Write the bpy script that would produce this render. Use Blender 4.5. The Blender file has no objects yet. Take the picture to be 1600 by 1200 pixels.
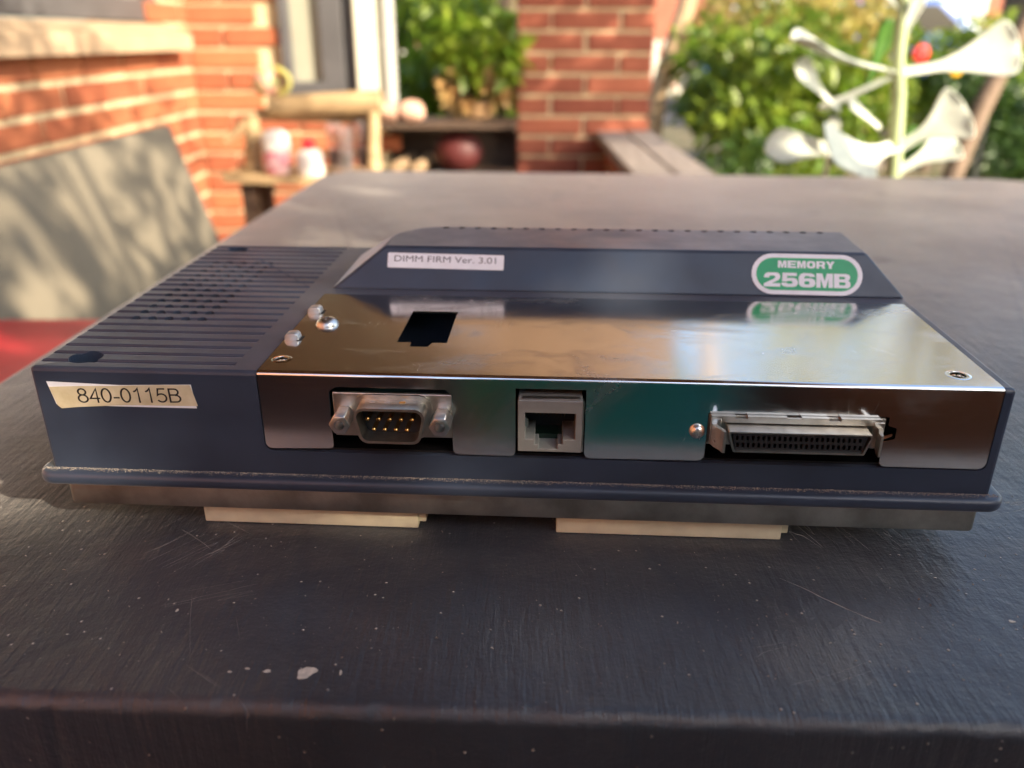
import bpy, bmesh, math, random
import numpy as np
from mathutils import Vector, Matrix, Quaternion
random.seed(4); np.random.seed(4)
R = math.radians
SC = bpy.context.scene
COL = SC.collection

# ------------------------------------------------------------------ camera
cam = bpy.data.cameras.new('camera'); camo = bpy.data.objects.new('camera', cam); COL.objects.link(camo)
SC.camera = camo
PITCH, ROLL = 0.39701, 0.00185
_f = Vector((0, math.cos(PITCH), -math.sin(PITCH)))
_u = Vector((0, math.sin(PITCH), math.cos(PITCH))); _r = Vector((1, 0, 0))
_r2 = _r*math.cos(ROLL)+_u*math.sin(ROLL); _u2 = _u*math.cos(ROLL)-_r*math.sin(ROLL)
M = Matrix((_r2, _u2, -_f)).transposed().to_4x4(); M.translation = Vector((0, 0, 0.12559))
camo.matrix_world = M
cam.sensor_width = 36; cam.lens = 1289.08/1600*36
cam.clip_start = 0.01; cam.clip_end = 500
cam.dof.use_dof = True; cam.dof.focus_distance = 0.212; cam.dof.aperture_fstop = 10.5; cam.dof.aperture_blades = 0

# ------------------------------------------------------------------ light
SUN_EL, SUN_AZ = 27.0, 128.0     # azimuth clockwise from +Y (north), i.e. from the right and a little behind
w = bpy.data.worlds.new('World'); SC.world = w; w.use_nodes = True
nt = w.node_tree; bg = nt.nodes['Background']
sky = nt.nodes.new('ShaderNodeTexSky'); sky.sky_type = 'NISHITA'; sky.sun_disc = False
sky.sun_elevation = R(SUN_EL); sky.sun_rotation = R(SUN_AZ); sky.air_density = 1.0; sky.dust_density = 2.0
nt.links.new(sky.outputs[0], bg.inputs[0]); bg.inputs[1].default_value = 0.15
sl = bpy.data.lights.new('sun', 'SUN'); sl.energy = 3.8; sl.angle = R(0.55); sl.color = (1.0, 0.85, 0.65)
so = bpy.data.objects.new('sun', sl); COL.objects.link(so)
_sd = Vector((math.sin(R(SUN_AZ))*math.cos(R(SUN_EL)), math.cos(R(SUN_AZ))*math.cos(R(SUN_EL)), math.sin(R(SUN_EL))))
so.rotation_euler = _sd.to_track_quat('Z', 'Y').to_euler(); so.location = _sd*20
SC.view_settings.view_transform = 'Standard'; SC.view_settings.look = 'None'
SC.view_settings.exposure = 1.75; SC.view_settings.gamma = 1; SC.view_settings.use_curve_mapping = False
SC.render.engine = 'CYCLES'
cy = SC.cycles; cy.use_denoising = True; cy.max_bounces = 8; cy.diffuse_bounces = 4; cy.glossy_bounces = 5
cy.transmission_bounces = 6; cy.sample_clamp_indirect = 8; cy.caustics_reflective = False; cy.caustics_refractive = False

# ------------------------------------------------------------------ materials
def mat(name, base, rough=.5, metal=0., var=0., vscale=20., bump=0., bscale=200., stretch=(1, 1, 1), spec=None,
        rand=0., base2=None, trans=0., rvar=0., rscale=30., coat=0., island=False):
    m = bpy.data.materials.new(name); m.use_nodes = True
    t = m.node_tree; N = t.nodes; L = t.links; b = N['Principled BSDF']
    b.inputs['Base Color'].default_value = (*base, 1); b.inputs['Roughness'].default_value = rough; b.inputs['Metallic'].default_value = metal
    if spec is not None: b.inputs['Specular IOR Level'].default_value = spec
    if coat: b.inputs['Coat Weight'].default_value = coat
    tc = N.new('ShaderNodeTexCoord'); mp = N.new('ShaderNodeMapping'); mp.inputs['Scale'].default_value = stretch
    L.new(tc.outputs['Object'], mp.inputs['Vector'])
    col = None
    if var or base2 or rand:
        nz = N.new('ShaderNodeTexNoise'); nz.inputs['Scale'].default_value = vscale; nz.inputs['Detail'].default_value = 5
        L.new(mp.outputs[0], nz.inputs['Vector'])
        mx = N.new('ShaderNodeMix'); mx.data_type = 'RGBA'
        b2 = base2 or tuple(min(1, c*(1+var)) for c in base)
        b1 = base if base2 else tuple(c*(1-var) for c in base)
        mx.inputs[6].default_value = (*b1, 1); mx.inputs[7].default_value = (*b2, 1)
        mr = N.new('ShaderNodeMapRange'); mr.inputs[1].default_value = .35; mr.inputs[2].default_value = .65
        L.new(nz.outputs[0], mr.inputs[0])
        if rand:
            if island:
                g = N.new('ShaderNodeNewGeometry'); ro = g.outputs['Random Per Island']
            else:
                g = N.new('ShaderNodeObjectInfo'); ro = g.outputs['Random']
            ad = N.new('ShaderNodeMath'); ad.operation = 'MULTIPLY'; ad.inputs[1].default_value = rand
            L.new(ro, ad.inputs[0])
            a2 = N.new('ShaderNodeMath'); a2.operation = 'MULTIPLY_ADD'; a2.inputs[1].default_value = 1-rand
            L.new(mr.outputs[0], a2.inputs[0]); L.new(ad.outputs[0], a2.inputs[2]); L.new(a2.outputs[0], mx.inputs[0])
        else:
            L.new(mr.outputs[0], mx.inputs[0])
        L.new(mx.outputs[2], b.inputs['Base Color'])
    if rvar:
        n2 = N.new('ShaderNodeTexNoise'); n2.inputs['Scale'].default_value = rscale; n2.inputs['Detail'].default_value = 6
        L.new(mp.outputs[0], n2.inputs['Vector'])
        m2 = N.new('ShaderNodeMapRange'); m2.inputs[1].default_value = .3; m2.inputs[2].default_value = .7
        m2.inputs[3].default_value = max(0, rough-rvar); m2.inputs[4].default_value = min(1, rough+rvar)
        L.new(n2.outputs[0], m2.inputs[0]); L.new(m2.outputs[0], b.inputs['Roughness'])
    if bump:
        n3 = N.new('ShaderNodeTexNoise'); n3.inputs['Scale'].default_value = bscale; n3.inputs['Detail'].default_value = 4
        L.new(mp.outputs[0], n3.inputs['Vector'])
        bp = N.new('ShaderNodeBump'); bp.inputs['Strength'].default_value = min(1, bump); bp.inputs['Distance'].default_value = 0.3/bscale
        L.new(n3.outputs[0], bp.inputs['Height']); L.new(bp.outputs[0], b.inputs['Normal'])
    if trans:
        tr = N.new('ShaderNodeBsdfTranslucent'); ms = N.new('ShaderNodeMixShader'); ms.inputs[0].default_value = trans
        if var or base2 or rand: L.new(mx.outputs[2], tr.inputs[0])
        else: tr.inputs[0].default_value = (*base, 1)
        L.new(b.outputs[0], ms.inputs[1]); L.new(tr.outputs[0], ms.inputs[2]); L.new(ms.outputs[0], N['Material Output'].inputs[0])
    return m

MT = {}
MT['plastic'] = mat('case_plastic', (.030, .042, .067), .38, var=.12, vscale=60, bump=.35, bscale=5200, rvar=.08, rscale=90)
_b = MT['plastic'].node_tree.nodes['Principled BSDF']; _b.inputs['Sheen Weight'].default_value = .45; _b.inputs['Sheen Roughness'].default_value = .3; _b.inputs['Sheen Tint'].default_value = (.76, .80, .88, 1)
MT['steel'] = mat('bright_steel', (.60, .575, .54),   .09, 1, bump=.03, bscale=260, rvar=.05, rscale=160, var=.05, vscale=120)
MT['zinc'] = mat('zinc_metal', (.66, .65, .62), .33, 1, bump=.12, bscale=2500, rvar=.06, rscale=900, var=.08, vscale=500)
MT['dullmetal'] = mat('dull_grey_metal', (.36, .35, .31), .42, 1, bump=.3, bscale=1500, rvar=.1, var=.25, vscale=90)
MT['tinned'] = mat('tarnished_tin', (.56, .53, .47), .36, 1, bump=.12, bscale=1800, rvar=.06, rscale=700, var=.12, vscale=260)
MT['clipmetal'] = mat('satin_clip_metal', (.50, .50, .49), .38, .6, bump=.1, bscale=900)
MT['gold'] = mat('gold_pin', (.80, .50, .17), .25, 1)
MT['black'] = mat('black_plastic', (.008, .008, .009), .45)
MT['greyjack'] = mat('grey_jack_plastic', (.22, .225, .21), .38, bump=.2, bscale=2500, var=.08, vscale=200)
MT['cream'] = mat('cream_connector_plastic', (.78, .71, .49), .45, var=.08, vscale=150, bump=.15, bscale=900)
MT['label_white'] = mat('label_white', (.82, .84, .87), .45, var=.04, vscale=300)
MT['label_tan'] = mat('aged_label', (.58, .50, .30), .55, base2=(.70, .62, .42), vscale=180, bump=.2, bscale=500)
MT['label_green'] = mat('label_green', (.004, .36, .12), .35, var=.06, vscale=200)
MT['ink'] = mat('black_ink', (.012, .012, .012), .5)
MT['greyink'] = mat('grey_ink', (.10, .10, .11), .5)
MT['dust'] = mat('dust', (.42, .37, .31), .9)
MT['brick'] = mat('orange_brick', (.25, .065, .030), .8, base2=(.46, .165, .07), vscale=9, rand=.7, bump=.6, bscale=60)
MT['brick_red'] = mat('red_brick', (.20, .048, .027), .8, base2=(.38, .115, .06), vscale=11, rand=.75, bump=.6, bscale=60)
MT['brick_i'] = mat('orange_brick_many', (.25, .065, .030), .8, base2=(.46, .165, .07), vscale=9, rand=.7, island=True)
MT['mortar'] = mat('lime_mortar', (.56, .47, .29), .9, var=.12, vscale=30, bump=.5, bscale=120)
MT['render'] = mat('tan_sill_render', (.46, .33, .21), .75, var=.15, vscale=9, bump=.3, bscale=60)
MT['grey_paint'] = mat('dark_grey_paint', (.085, .085, .09), .4, var=.1, vscale=12)
MT['cream_paint'] = mat('cream_paint', (.68, .66, .54), .5, var=.05, vscale=12)
MT['beige'] = mat('beige_panel', (.185, .16, .115), .7, var=.08, vscale=9, bump=.2, bscale=80)
MT['red'] = mat('red_vinyl', (.52, .030, .040), .38, var=.12, vscale=14, bump=.2, bscale=60)
MT['darkwood'] = mat('dark_stained_wood', (.075, .045, .028), .55, var=.3, vscale=12, stretch=(6, .6, 6), bump=.4, bscale=80)
MT['greywood'] = mat('weathered_wood', (.24, .20, .17), .7, var=.2, vscale=12, stretch=(6, .6, 6), bump=.4, bscale=80)
MT['brownwood'] = mat('brown_ceiling_wood', (.15, .092, .058), .55, var=.25, vscale=6, stretch=(6, .6, 6))
MT['rustic'] = mat('rustic_pale_wood', (.42, .29, .15), .7, var=.25, vscale=10, stretch=(1, 5, 5), bump=.5, bscale=60)
MT['bark'] = mat('bark_brown', (.16, .11, .075), .85, var=.35, vscale=14, stretch=(1, 1, .3), bump=1, bscale=40)
MT['bark_pale'] = mat('bark_pale', (.42, .29, .17), .8, var=.25, vscale=9, stretch=(1, 1, .3), bump=.8, bscale=40)
MT['white_glaze'] = mat('white_glaze', (.78, .74, .70), .2, var=.03, vscale=20)
MT['pink'] = mat('pink_pattern', (.62, .10, .18), .3, base2=(.80, .62, .62), vscale=45)
MT['redplastic'] = mat('red_plastic', (.55, .02, .03), .3)
MT['terracotta'] = mat('terracotta', (.50, .20, .10), .75, var=.15, vscale=15, bump=.4, bscale=80)
MT['pinkstone'] = mat('pink_stone', (.55, .33, .24), .7, var=.18, vscale=22, bump=.6, bscale=50)
MT['floor'] = mat('verandah_concrete', (.055, .043, .037), .7, var=.15, vscale=5, bump=.3, bscale=50)
MT['ground'] = mat('garden_soil', (.07, .075, .030), .9, base2=(.16, .12, .06), vscale=3, bump=.8, bscale=12)
MT['asphalt'] = mat('asphalt', (.05, .05, .05), .85, var=.15, vscale=8)
MT['tanrender'] = mat('tan_render', (.11, .092, .068), .85, var=.12, vscale=4, bump=.3, bscale=60)
MT['concrete'] = mat('grey_render', (.26, .22, .19), .85, var=.12, vscale=4)
MT['leaf'] = mat('leaf_green', (.085, .18, .016), .42, base2=(.23, .29, .03), vscale=3, rand=.75, island=True, trans=.4)
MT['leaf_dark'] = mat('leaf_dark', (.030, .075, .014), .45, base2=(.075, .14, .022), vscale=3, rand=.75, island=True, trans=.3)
MT['leaf_lime'] = mat('leaf_lime', (.13, .25, .018), .42, base2=(.30, .36, .040), vscale=3, rand=.75, island=True, trans=.42)
MT['leaf_gold'] = mat('leaf_gold', (.30, .32, .06), .42, base2=(.62, .48, .18), vscale=3, rand=.75, island=True, trans=.5)
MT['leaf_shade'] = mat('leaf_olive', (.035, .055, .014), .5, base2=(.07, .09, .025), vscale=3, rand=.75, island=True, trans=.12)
MT['leaf_dry'] = mat('leaf_dry', (.42, .22, .08), .6, base2=(.55, .40, .16), vscale=3, rand=.7, island=True, trans=.2)
MT['silver'] = mat('silver_leaf', (.62, .68, .58), .5, base2=(.78, .82, .70), vscale=16, bump=.2, bscale=60, trans=.10)
MT['greenleaf'] = mat('plain_green_leaf', (.075, .20, .025), .4, var=.15, vscale=20, trans=.3)
MT['carblue'] = mat('blue_car_paint', (.045, .12, .38), .25, coat=.6)
MT['rubber'] = mat('rubber', (.02, .02, .02), .8)
MT['rim'] = mat('alloy', (.6, .6, .6), .3, 1)
MT['rooftile'] = mat('roof_tile', (.26, .10, .07), .8, var=.2, vscale=4)
MT['yellow'] = mat('yellow_petal', (.85, .48, .01), .5)
MT['redpetal'] = mat('red_petal', (.75, .03, .02), .5)
MT['mint'] = mat('mint_plastic', (.20, .70, .42), .35)
MT['peach'] = mat('peach_terracotta', (.80, .45, .28), .6)
MT['teal'] = mat('teal_cotton', (.018, .26, .28), .85, var=.12, vscale=14, bump=.3, bscale=300)
MT['denim'] = mat('dark_denim', (.03, .035, .06), .9, var=.2, vscale=60)
MT['skin'] = mat('skin', (.50, .28, .19), .5, var=.05, vscale=30)
MT['hair'] = mat('brown_hair', (.05, .03, .02), .6)
MT['eye'] = mat('eye_white', (.7, .7, .68), .2)

def steel_mat():
    m = bpy.data.materials.new('handled_bright_steel'); m.use_nodes = True; t = m.node_tree; N = t.nodes; L = t.links; b = N['Principled BSDF']
    b.inputs['Metallic'].default_value = 1; b.inputs['Base Color'].default_value = (.82, .80, .76, 1); tc = N.new('ShaderNodeTexCoord')
    def nz(scale, st=(1, 1, 1), det=4, ro=.5, dis=0):
        mp = N.new('ShaderNodeMapping'); mp.inputs['Scale'].default_value = st; L.new(tc.outputs['Object'], mp.inputs[0]); n = N.new('ShaderNodeTexNoise')
        n.inputs['Scale'].default_value = scale; n.inputs['Detail'].default_value = det; n.inputs['Roughness'].default_value = ro; n.inputs['Distortion'].default_value = dis; L.new(mp.outputs[0], n.inputs['Vector']); return n.outputs[0]
    def rg(src, a, b_, c, d):
        r = N.new('ShaderNodeMapRange'); [r.inputs[i+1].__setattr__('default_value', q) for i, q in enumerate((a, b_, c, d))]; L.new(src, r.inputs[0]); return r.outputs[0]
    def mt(op, a, b_):
        k = N.new('ShaderNodeMath'); k.operation = op
        for i, q in enumerate((a, b_)):
            if isinstance(q, (int, float)): k.inputs[i].default_value = q
            else: L.new(q, k.inputs[i])
        return k.outputs[0]
    smear = rg(nz(34, (1, 1.8, 1), 6, .65, .6), .50, .72, 0, 1); ro = mt('ADD', .105, mt('MULTIPLY', smear, .20)); brushed = nz(60, (1, 26, 26), 3)
    ro = mt('ADD', ro, mt('MULTIPLY', brushed, .06))
    scr = None
    for i, rz in enumerate((.5, 2.1, -.2, 1.4)):
        mp = N.new('ShaderNodeMapping'); mp.vector_type = 'TEXTURE'; mp.inputs['Rotation'].default_value = (0, 0, rz); mp.inputs['Scale'].default_value = (1, 1/14, 1); L.new(tc.outputs['Object'], mp.inputs[0])
        n = N.new('ShaderNodeTexNoise'); n.inputs['Scale'].default_value = 26+5*i; n.inputs['Detail'].default_value = 2; L.new(mp.outputs[0], n.inputs['Vector'])
        r = mt('MULTIPLY', rg(mt('ABSOLUTE', mt('SUBTRACT', n.outputs[0], .5), 0), .003, .0008, 0, 1), rg(nz(40+9*i, (1, 1, 1), 2), .66, .70, 0, 1)); scr = r if scr is None else mt('MAXIMUM', scr, r)
    ro = mt('ADD', ro, mt('MULTIPLY', scr, .15)); L.new(ro, b.inputs['Roughness'])
    h = mt('ADD', mt('MULTIPLY', brushed, .06), mt('MULTIPLY', scr, -.35)); bp = N.new('ShaderNodeBump'); bp.inputs['Strength'].default_value = .35; bp.inputs['Distance'].default_value = .00004
    L.new(h, bp.inputs['Height']); L.new(bp.outputs[0], b.inputs['Normal']); return m
MT['steel'] = steel_mat()
def glass_mat():
    m = bpy.data.materials.new('window_glass'); m.use_nodes = True; b = m.node_tree.nodes['Principled BSDF']
    b.inputs['Base Color'].default_value = (.35, .38, .34, 1); b.inputs['Roughness'].default_value = .06
    b.inputs['Specular IOR Level'].default_value = .6
    return m
MT['pane'] = glass_mat()
def clear_glass():
    m = bpy.data.materials.new('clear_glass'); m.use_nodes = True; b = m.node_tree.nodes['Principled BSDF']
    b.inputs['Base Color'].default_value = (.95, .85, .85, 1); b.inputs['Roughness'].default_value = .05; b.inputs['Transmission Weight'].default_value = .9
    return m
MT['clear'] = clear_glass()

def table_mat():
    m = bpy.data.materials.new('table_paint'); m.use_nodes = True
    t = m.node_tree; N = t.nodes; L = t.links; b = N['Principled BSDF']
    tc = N.new('ShaderNodeTexCoord')
    def noise(scale, detail=4, st=(1, 1, 1), rough=.5):
        mp = N.new('ShaderNodeMapping'); mp.inputs['Scale'].default_value = st; L.new(tc.outputs['Object'], mp.inputs['Vector'])
        n = N.new('ShaderNodeTexNoise'); n.inputs['Scale'].default_value = scale; n.inputs['Detail'].default_value = detail; n.inputs['Roughness'].default_value = rough
        L.new(mp.outputs[0], n.inputs['Vector']); return n.outputs[0]
    def ramp(src, a, b_, c=0, d=1):
        r = N.new('ShaderNodeMapRange'); r.inputs[1].default_value = a; r.inputs[2].default_value = b_; r.inputs[3].default_value = c; r.inputs[4].default_value = d
        L.new(src, r.inputs[0]); return r.outputs[0]
    def math_(op, a, b_):
        k = N.new('ShaderNodeMath'); k.operation = op
        for i, s in enumerate((a, b_)):
            if isinstance(s, (int, float)): k.inputs[i].default_value = s
            else: L.new(s, k.inputs[i])
        return k.outputs[0]
    def mix(f, a, c):
        k = N.new('ShaderNodeMix'); k.data_type = 'RGBA'; L.new(f, k.inputs[0])
        for i, s in ((6, a), (7, c)):
            if isinstance(s, tuple): k.inputs[i].default_value = (*s, 1)
            else: L.new(s, k.inputs[i])
        return k.outputs[2]
    big = noise(7, 6); col = mix(ramp(big, .38, .62), (.019, .026, .036), (.035, .043, .056))
    grey = noise(22, 8, rough=.7); col = mix(ramp(grey, .56, .80, 0, .55), col, (.085, .080, .078))        # worn, dusty film
    # fine dust and crumbs
    v = N.new('ShaderNodeTexVoronoi'); v.inputs['Scale'].default_value = 420; L.new(tc.outputs['Object'], v.inputs['Vector'])
    cell = N.new('ShaderNodeSeparateColor'); L.new(v.outputs['Color'], cell.inputs[0])
    spk = math_('MULTIPLY', ramp(v.outputs['Distance'], .16, .06), ramp(cell.outputs[0], .84, .88))
    dens = ramp(noise(16, 4), .36, .60)
    spk = math_('MULTIPLY', spk, dens); col = mix(spk, col, (.42, .38, .30))
    v2 = N.new('ShaderNodeTexVoronoi'); v2.inputs['Scale'].default_value = 34; L.new(tc.outputs['Object'], v2.inputs['Vector'])
    c2 = N.new('ShaderNodeSeparateColor'); L.new(v2.outputs['Color'], c2.inputs[0])
    spot = math_('MULTIPLY', ramp(v2.outputs['Distance'], .26, .12), ramp(c2.outputs[1], .86, .88))
    # hair scratches
    scr = None
    for k, (rz, sc) in enumerate(((.9, 9), (1.9, 7), (2.5, 8), (.35, 13))):
        mp = N.new('ShaderNodeMapping'); mp.vector_type = 'TEXTURE'; mp.inputs['Rotation'].default_value = (0, 0, rz); mp.inputs['Scale'].default_value = (1, 1/14, 1); L.new(tc.outputs['Object'], mp.inputs['Vector'])
        n = N.new('ShaderNodeTexNoise'); n.inputs['Scale'].default_value = sc; n.inputs['Detail'].default_value = 3; n.inputs['Distortion'].default_value = .3
        L.new(mp.outputs[0], n.inputs['Vector'])
        a = math_('ABSOLUTE', math_('SUBTRACT', n.outputs[0], .5), 0); r = ramp(a, .0022, .0006)
        msk = ramp(noise(13+k*3, 2), .63, .68); r = math_('MULTIPLY', r, msk)
        scr = r if scr is None else math_('MAXIMUM', scr, r)
    col = mix(math_('MULTIPLY', scr, .55), col, (.20, .20, .20))
    col = mix(math_('MULTIPLY', spot, .8), col, (.008, .008, .007))
    L.new(col, b.inputs['Base Color'])
    ro = ramp(noise(30, 6, rough=.65), .3, .75, .30, .46); ro = math_('ADD', ro, math_('MULTIPLY', spk, .4)); ro = math_('ADD', ro, math_('MULTIPLY', spot, .45))
    ro = math_('ADD', ro, math_('MULTIPLY', dens, .05))
    L.new(ro, b.inputs['Roughness']); b.inputs['Sheen Weight'].default_value = .9; b.inputs['Sheen Roughness'].default_value = .35; b.inputs['Sheen Tint'].default_value = (.82, .76, .68, 1); b.inputs['Specular IOR Level'].default_value = .8
    streak = noise(19, 6, (24, 2.2, 1), .7); fine = noise(900, 3); med = noise(90, 5, rough=.65)
    h = math_('ADD', math_('MULTIPLY', streak, math_('ADD', .35, math_('MULTIPLY', ramp(noise(9, 3), .4, .65), 1.1))), math_('ADD', math_('MULTIPLY', fine, .12), math_('MULTIPLY', med, 1.0)))
    h = math_('SUBTRACT', h, math_('MULTIPLY', scr, .5)); h = math_('ADD', h, math_('MULTIPLY', spk, 1.2))
    bp = N.new('ShaderNodeBump'); bp.inputs['Strength'].default_value = .8; bp.inputs['Distance'].default_value = .0008
    L.new(h, bp.inputs['Height']); L.new(bp.outputs[0], b.inputs['Normal'])
    return m
MT['table'] = table_mat()

# ------------------------------------------------------------------ helpers
def link(o): COL.objects.link(o); return o
def thing(name, label, cat, loc=(0, 0, 0), rot=(0, 0, 0), group=None):
    o = link(bpy.data.objects.new(name, None)); o.location = loc; o.rotation_euler = rot
    o.empty_display_size = .02; o['label'] = label; o['category'] = cat
    if group: o['group'] = group
    return o
def tag(o, label, cat, group=None):
    o['label'] = label; o['category'] = cat
    if group: o['group'] = group
    return o
def from_bm(name, bm, m, parent=None, smooth=None, mtx=None):
    if mtx is not None: bmesh.ops.transform(bm, matrix=mtx, verts=bm.verts)
    bmesh.ops.recalc_face_normals(bm, faces=bm.faces)
    me = bpy.data.meshes.new(name); bm.to_mesh(me); bm.free()
    return from_me(name, me, m, parent, smooth)
def from_me(name, me, m, parent=None, smooth=None):
    if m is not None:
        me.materials.clear(); me.materials.append(MT[m] if isinstance(m, str) else m)
    if smooth is not None:
        if smooth >= 180: me.polygons.foreach_set('use_smooth', [True]*len(me.polygons))
        else: me.set_sharp_from_angle(angle=R(smooth)) if False else None
        if smooth < 180:
            me.polygons.foreach_set('use_smooth', [True]*len(me.polygons))
            try: me.set_sharp_from_angle(angle=R(smooth))
            except Exception: pass
    o = link(bpy.data.objects.new(name, me))
    if parent is not None: o.parent = parent
    return o
def inst(name, me, parent, loc=(0, 0, 0), rot=(0, 0, 0), scale=(1, 1, 1)):
    o = link(bpy.data.objects.new(name, me)); o.parent = parent; o.location = loc; o.rotation_euler = rot; o.scale = scale; return o
def box(bm, x0, y0, z0, x1, y1, z1, bev=0, seg=2):
    vs = [bm.verts.new(p) for p in ((x0, y0, z0), (x1, y0, z0), (x1, y1, z0), (x0, y1, z0), (x0, y0, z1), (x1, y0, z1), (x1, y1, z1), (x0, y1, z1))]
    fs = [bm.faces.new([vs[i] for i in q]) for q in ((3, 2, 1, 0), (4, 5, 6, 7), (0, 1, 5, 4), (1, 2, 6, 5), (2, 3, 7, 6), (3, 0, 4, 7))]
    if bev:
        es = list({e for f in fs for e in f.edges})
        bmesh.ops.bevel(bm, geom=es, offset=bev, segments=seg, profile=.5, affect='EDGES', clamp_overlap=True)
def boxbm(*a, **k): bm = bmesh.new(); box(bm, *a, **k); return bm
def cyl(bm, p0, p1, r0, r1=None, n=16, caps=True):
    p0, p1 = Vector(p0), Vector(p1); r1 = r0 if r1 is None else r1
    d = (p1-p0); q = d.to_track_quat('Z', 'Y'); A, B = [], []
    for i in range(n):
        a = 2*math.pi*i/n; v = Vector((math.cos(a), math.sin(a), 0))
        A.append(bm.verts.new(p0+q@(v*r0))); B.append(bm.verts.new(p1+q@(v*r1)))
    for i in range(n): bm.faces.new((A[i], A[(i+1) % n], B[(i+1) % n], B[i]))
    if caps: bm.faces.new(A[::-1]); bm.faces.new(B)
def lathe(bm, prof, c=(0, 0, 0), n=20, axis='Z'):
    rings = []
    for r, z in prof:
        rings.append([bm.verts.new(Vector(c)+Vector((r*math.cos(2*math.pi*i/n), r*math.sin(2*math.pi*i/n), z))) for i in range(n)])
    for a, b in zip(rings, rings[1:]):
        for i in range(n): bm.faces.new((a[i], a[(i+1) % n], b[(i+1) % n], b[i]))
    bm.faces.new(rings[0][::-1]); bm.faces.new(rings[-1])
def rrect(x0, y0, x1, y1, r, n=5):
    rs = r if isinstance(r, (list, tuple)) else [r]*4; out = []
    for k, (cx, cy_, sx, sy, a0) in enumerate(((x1, y1, -1, -1, 0), (x0, y1, 1, -1, 90), (x0, y0, 1, 1, 180), (x1, y0, -1, 1, 270))):
        rr = rs[k]
        if rr <= 0: out.append((cx, cy_)); continue
        for i in range(n+1):
            a = R(a0+90*i/n); out.append((cx+sx*rr+rr*math.cos(a), cy_+sy*rr+rr*math.sin(a)))
    return out
def circ(cx, cy_, r, n=24): return [(cx+r*math.cos(2*math.pi*i/n), cy_+r*math.sin(2*math.pi*i/n)) for i in range(n)]
def prism(bm, outer, holes, h, f=lambda x, y, z: (x, y, z)):
    """extrude a 2-D outline with holes from 0 to h; f maps (u, v, h) to space"""
    tmp = bmesh.new()
    for loop in [outer]+list(holes):
        vs = [tmp.verts.new((x, y, 0)) for x, y in loop]
        for i in range(len(vs)): tmp.edges.new((vs[i], vs[(i+1) % len(vs)]))
    bmesh.ops.triangle_fill(tmp, use_beauty=True, edges=tmp.edges[:])
    g = bmesh.ops.extrude_face_region(tmp, geom=tmp.faces[:])
    for v in [e for e in g['geom'] if isinstance(e, bmesh.types.BMVert)]: v.co.z = h
    bmesh.ops.dissolve_limit(tmp, angle_limit=R(1), verts=tmp.verts[:], edges=tmp.edges[:])
    for v in tmp.verts: v.co = Vector(f(*v.co))
    me = bpy.data.meshes.new('tmp'); tmp.to_mesh(me); tmp.free(); bm.from_mesh(me); bpy.data.meshes.remove(me)
def evaluated(bm, mods):
    bmesh.ops.recalc_face_normals(bm, faces=bm.faces)
    me = bpy.data.meshes.new('tmp'); bm.to_mesh(me); bm.free(); o = link(bpy.data.objects.new('tmp', me)); extra = []
    for kind, kw in mods:
        md = o.modifiers.new(kind, kind)
        for k, v in kw.items():
            if k == 'cutter':
                bmesh.ops.recalc_face_normals(v, faces=v.faces)
                cm = bpy.data.meshes.new('c'); v.to_mesh(cm); v.free(); co = link(bpy.data.objects.new('c', cm)); extra.append(co); md.object = co
            else: setattr(md, k, v)
    dg = bpy.context.evaluated_depsgraph_get(); dg.update()
    out = bpy.data.meshes.new_from_object(o.evaluated_get(dg), depsgraph=dg)
    for q in [o]+extra:
        d = q.data; bpy.data.objects.remove(q); bpy.data.meshes.remove(d)
    return out
def scaled(bm, s=.001): bmesh.ops.scale(bm, vec=(s, s, s), verts=bm.verts); return bm
def text_mesh(s, height, width=None, bold=0., extrude=.00002, spacing=1.):
    cu = bpy.data.curves.new('t', 'FONT'); cu.body = s; cu.align_x = 'CENTER'; cu.align_y = 'CENTER'; cu.offset = bold; cu.space_character = spacing
    cu.resolution_u = 5
    o = link(bpy.data.objects.new('t', cu)); dg = bpy.context.evaluated_depsgraph_get(); dg.update()
    me = bpy.data.meshes.new_from_object(o.evaluated_get(dg), depsgraph=dg); bpy.data.objects.remove(o); bpy.data.curves.remove(cu)
    co = np.array([v.co[:] for v in me.vertices]); lo, hi = co.min(0), co.max(0); c = (lo+hi)/2
    sy = height/(hi[1]-lo[1]); sx = sy if width is None else width/(hi[0]-lo[0])
    for v in me.vertices: v.co = ((v.co.x-c[0])*sx, (v.co.y-c[1])*sy, 0)
    return me

# ================================================================== SETTING
def structure(name, bm, m): o = from_bm(name, bm, m); o['kind'] = 'structure'; return o
structure('ground', boxbm(-300, -200, -1.2, 300, 400, -.86), 'ground')
structure('road', boxbm(-60, 10.6, -.9, 60, 15.5, -.85), 'asphalt')
structure('verandah_floor', boxbm(-1.1, -3.2, -.86, .66, 3.45, -.72), 'floor')

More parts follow.
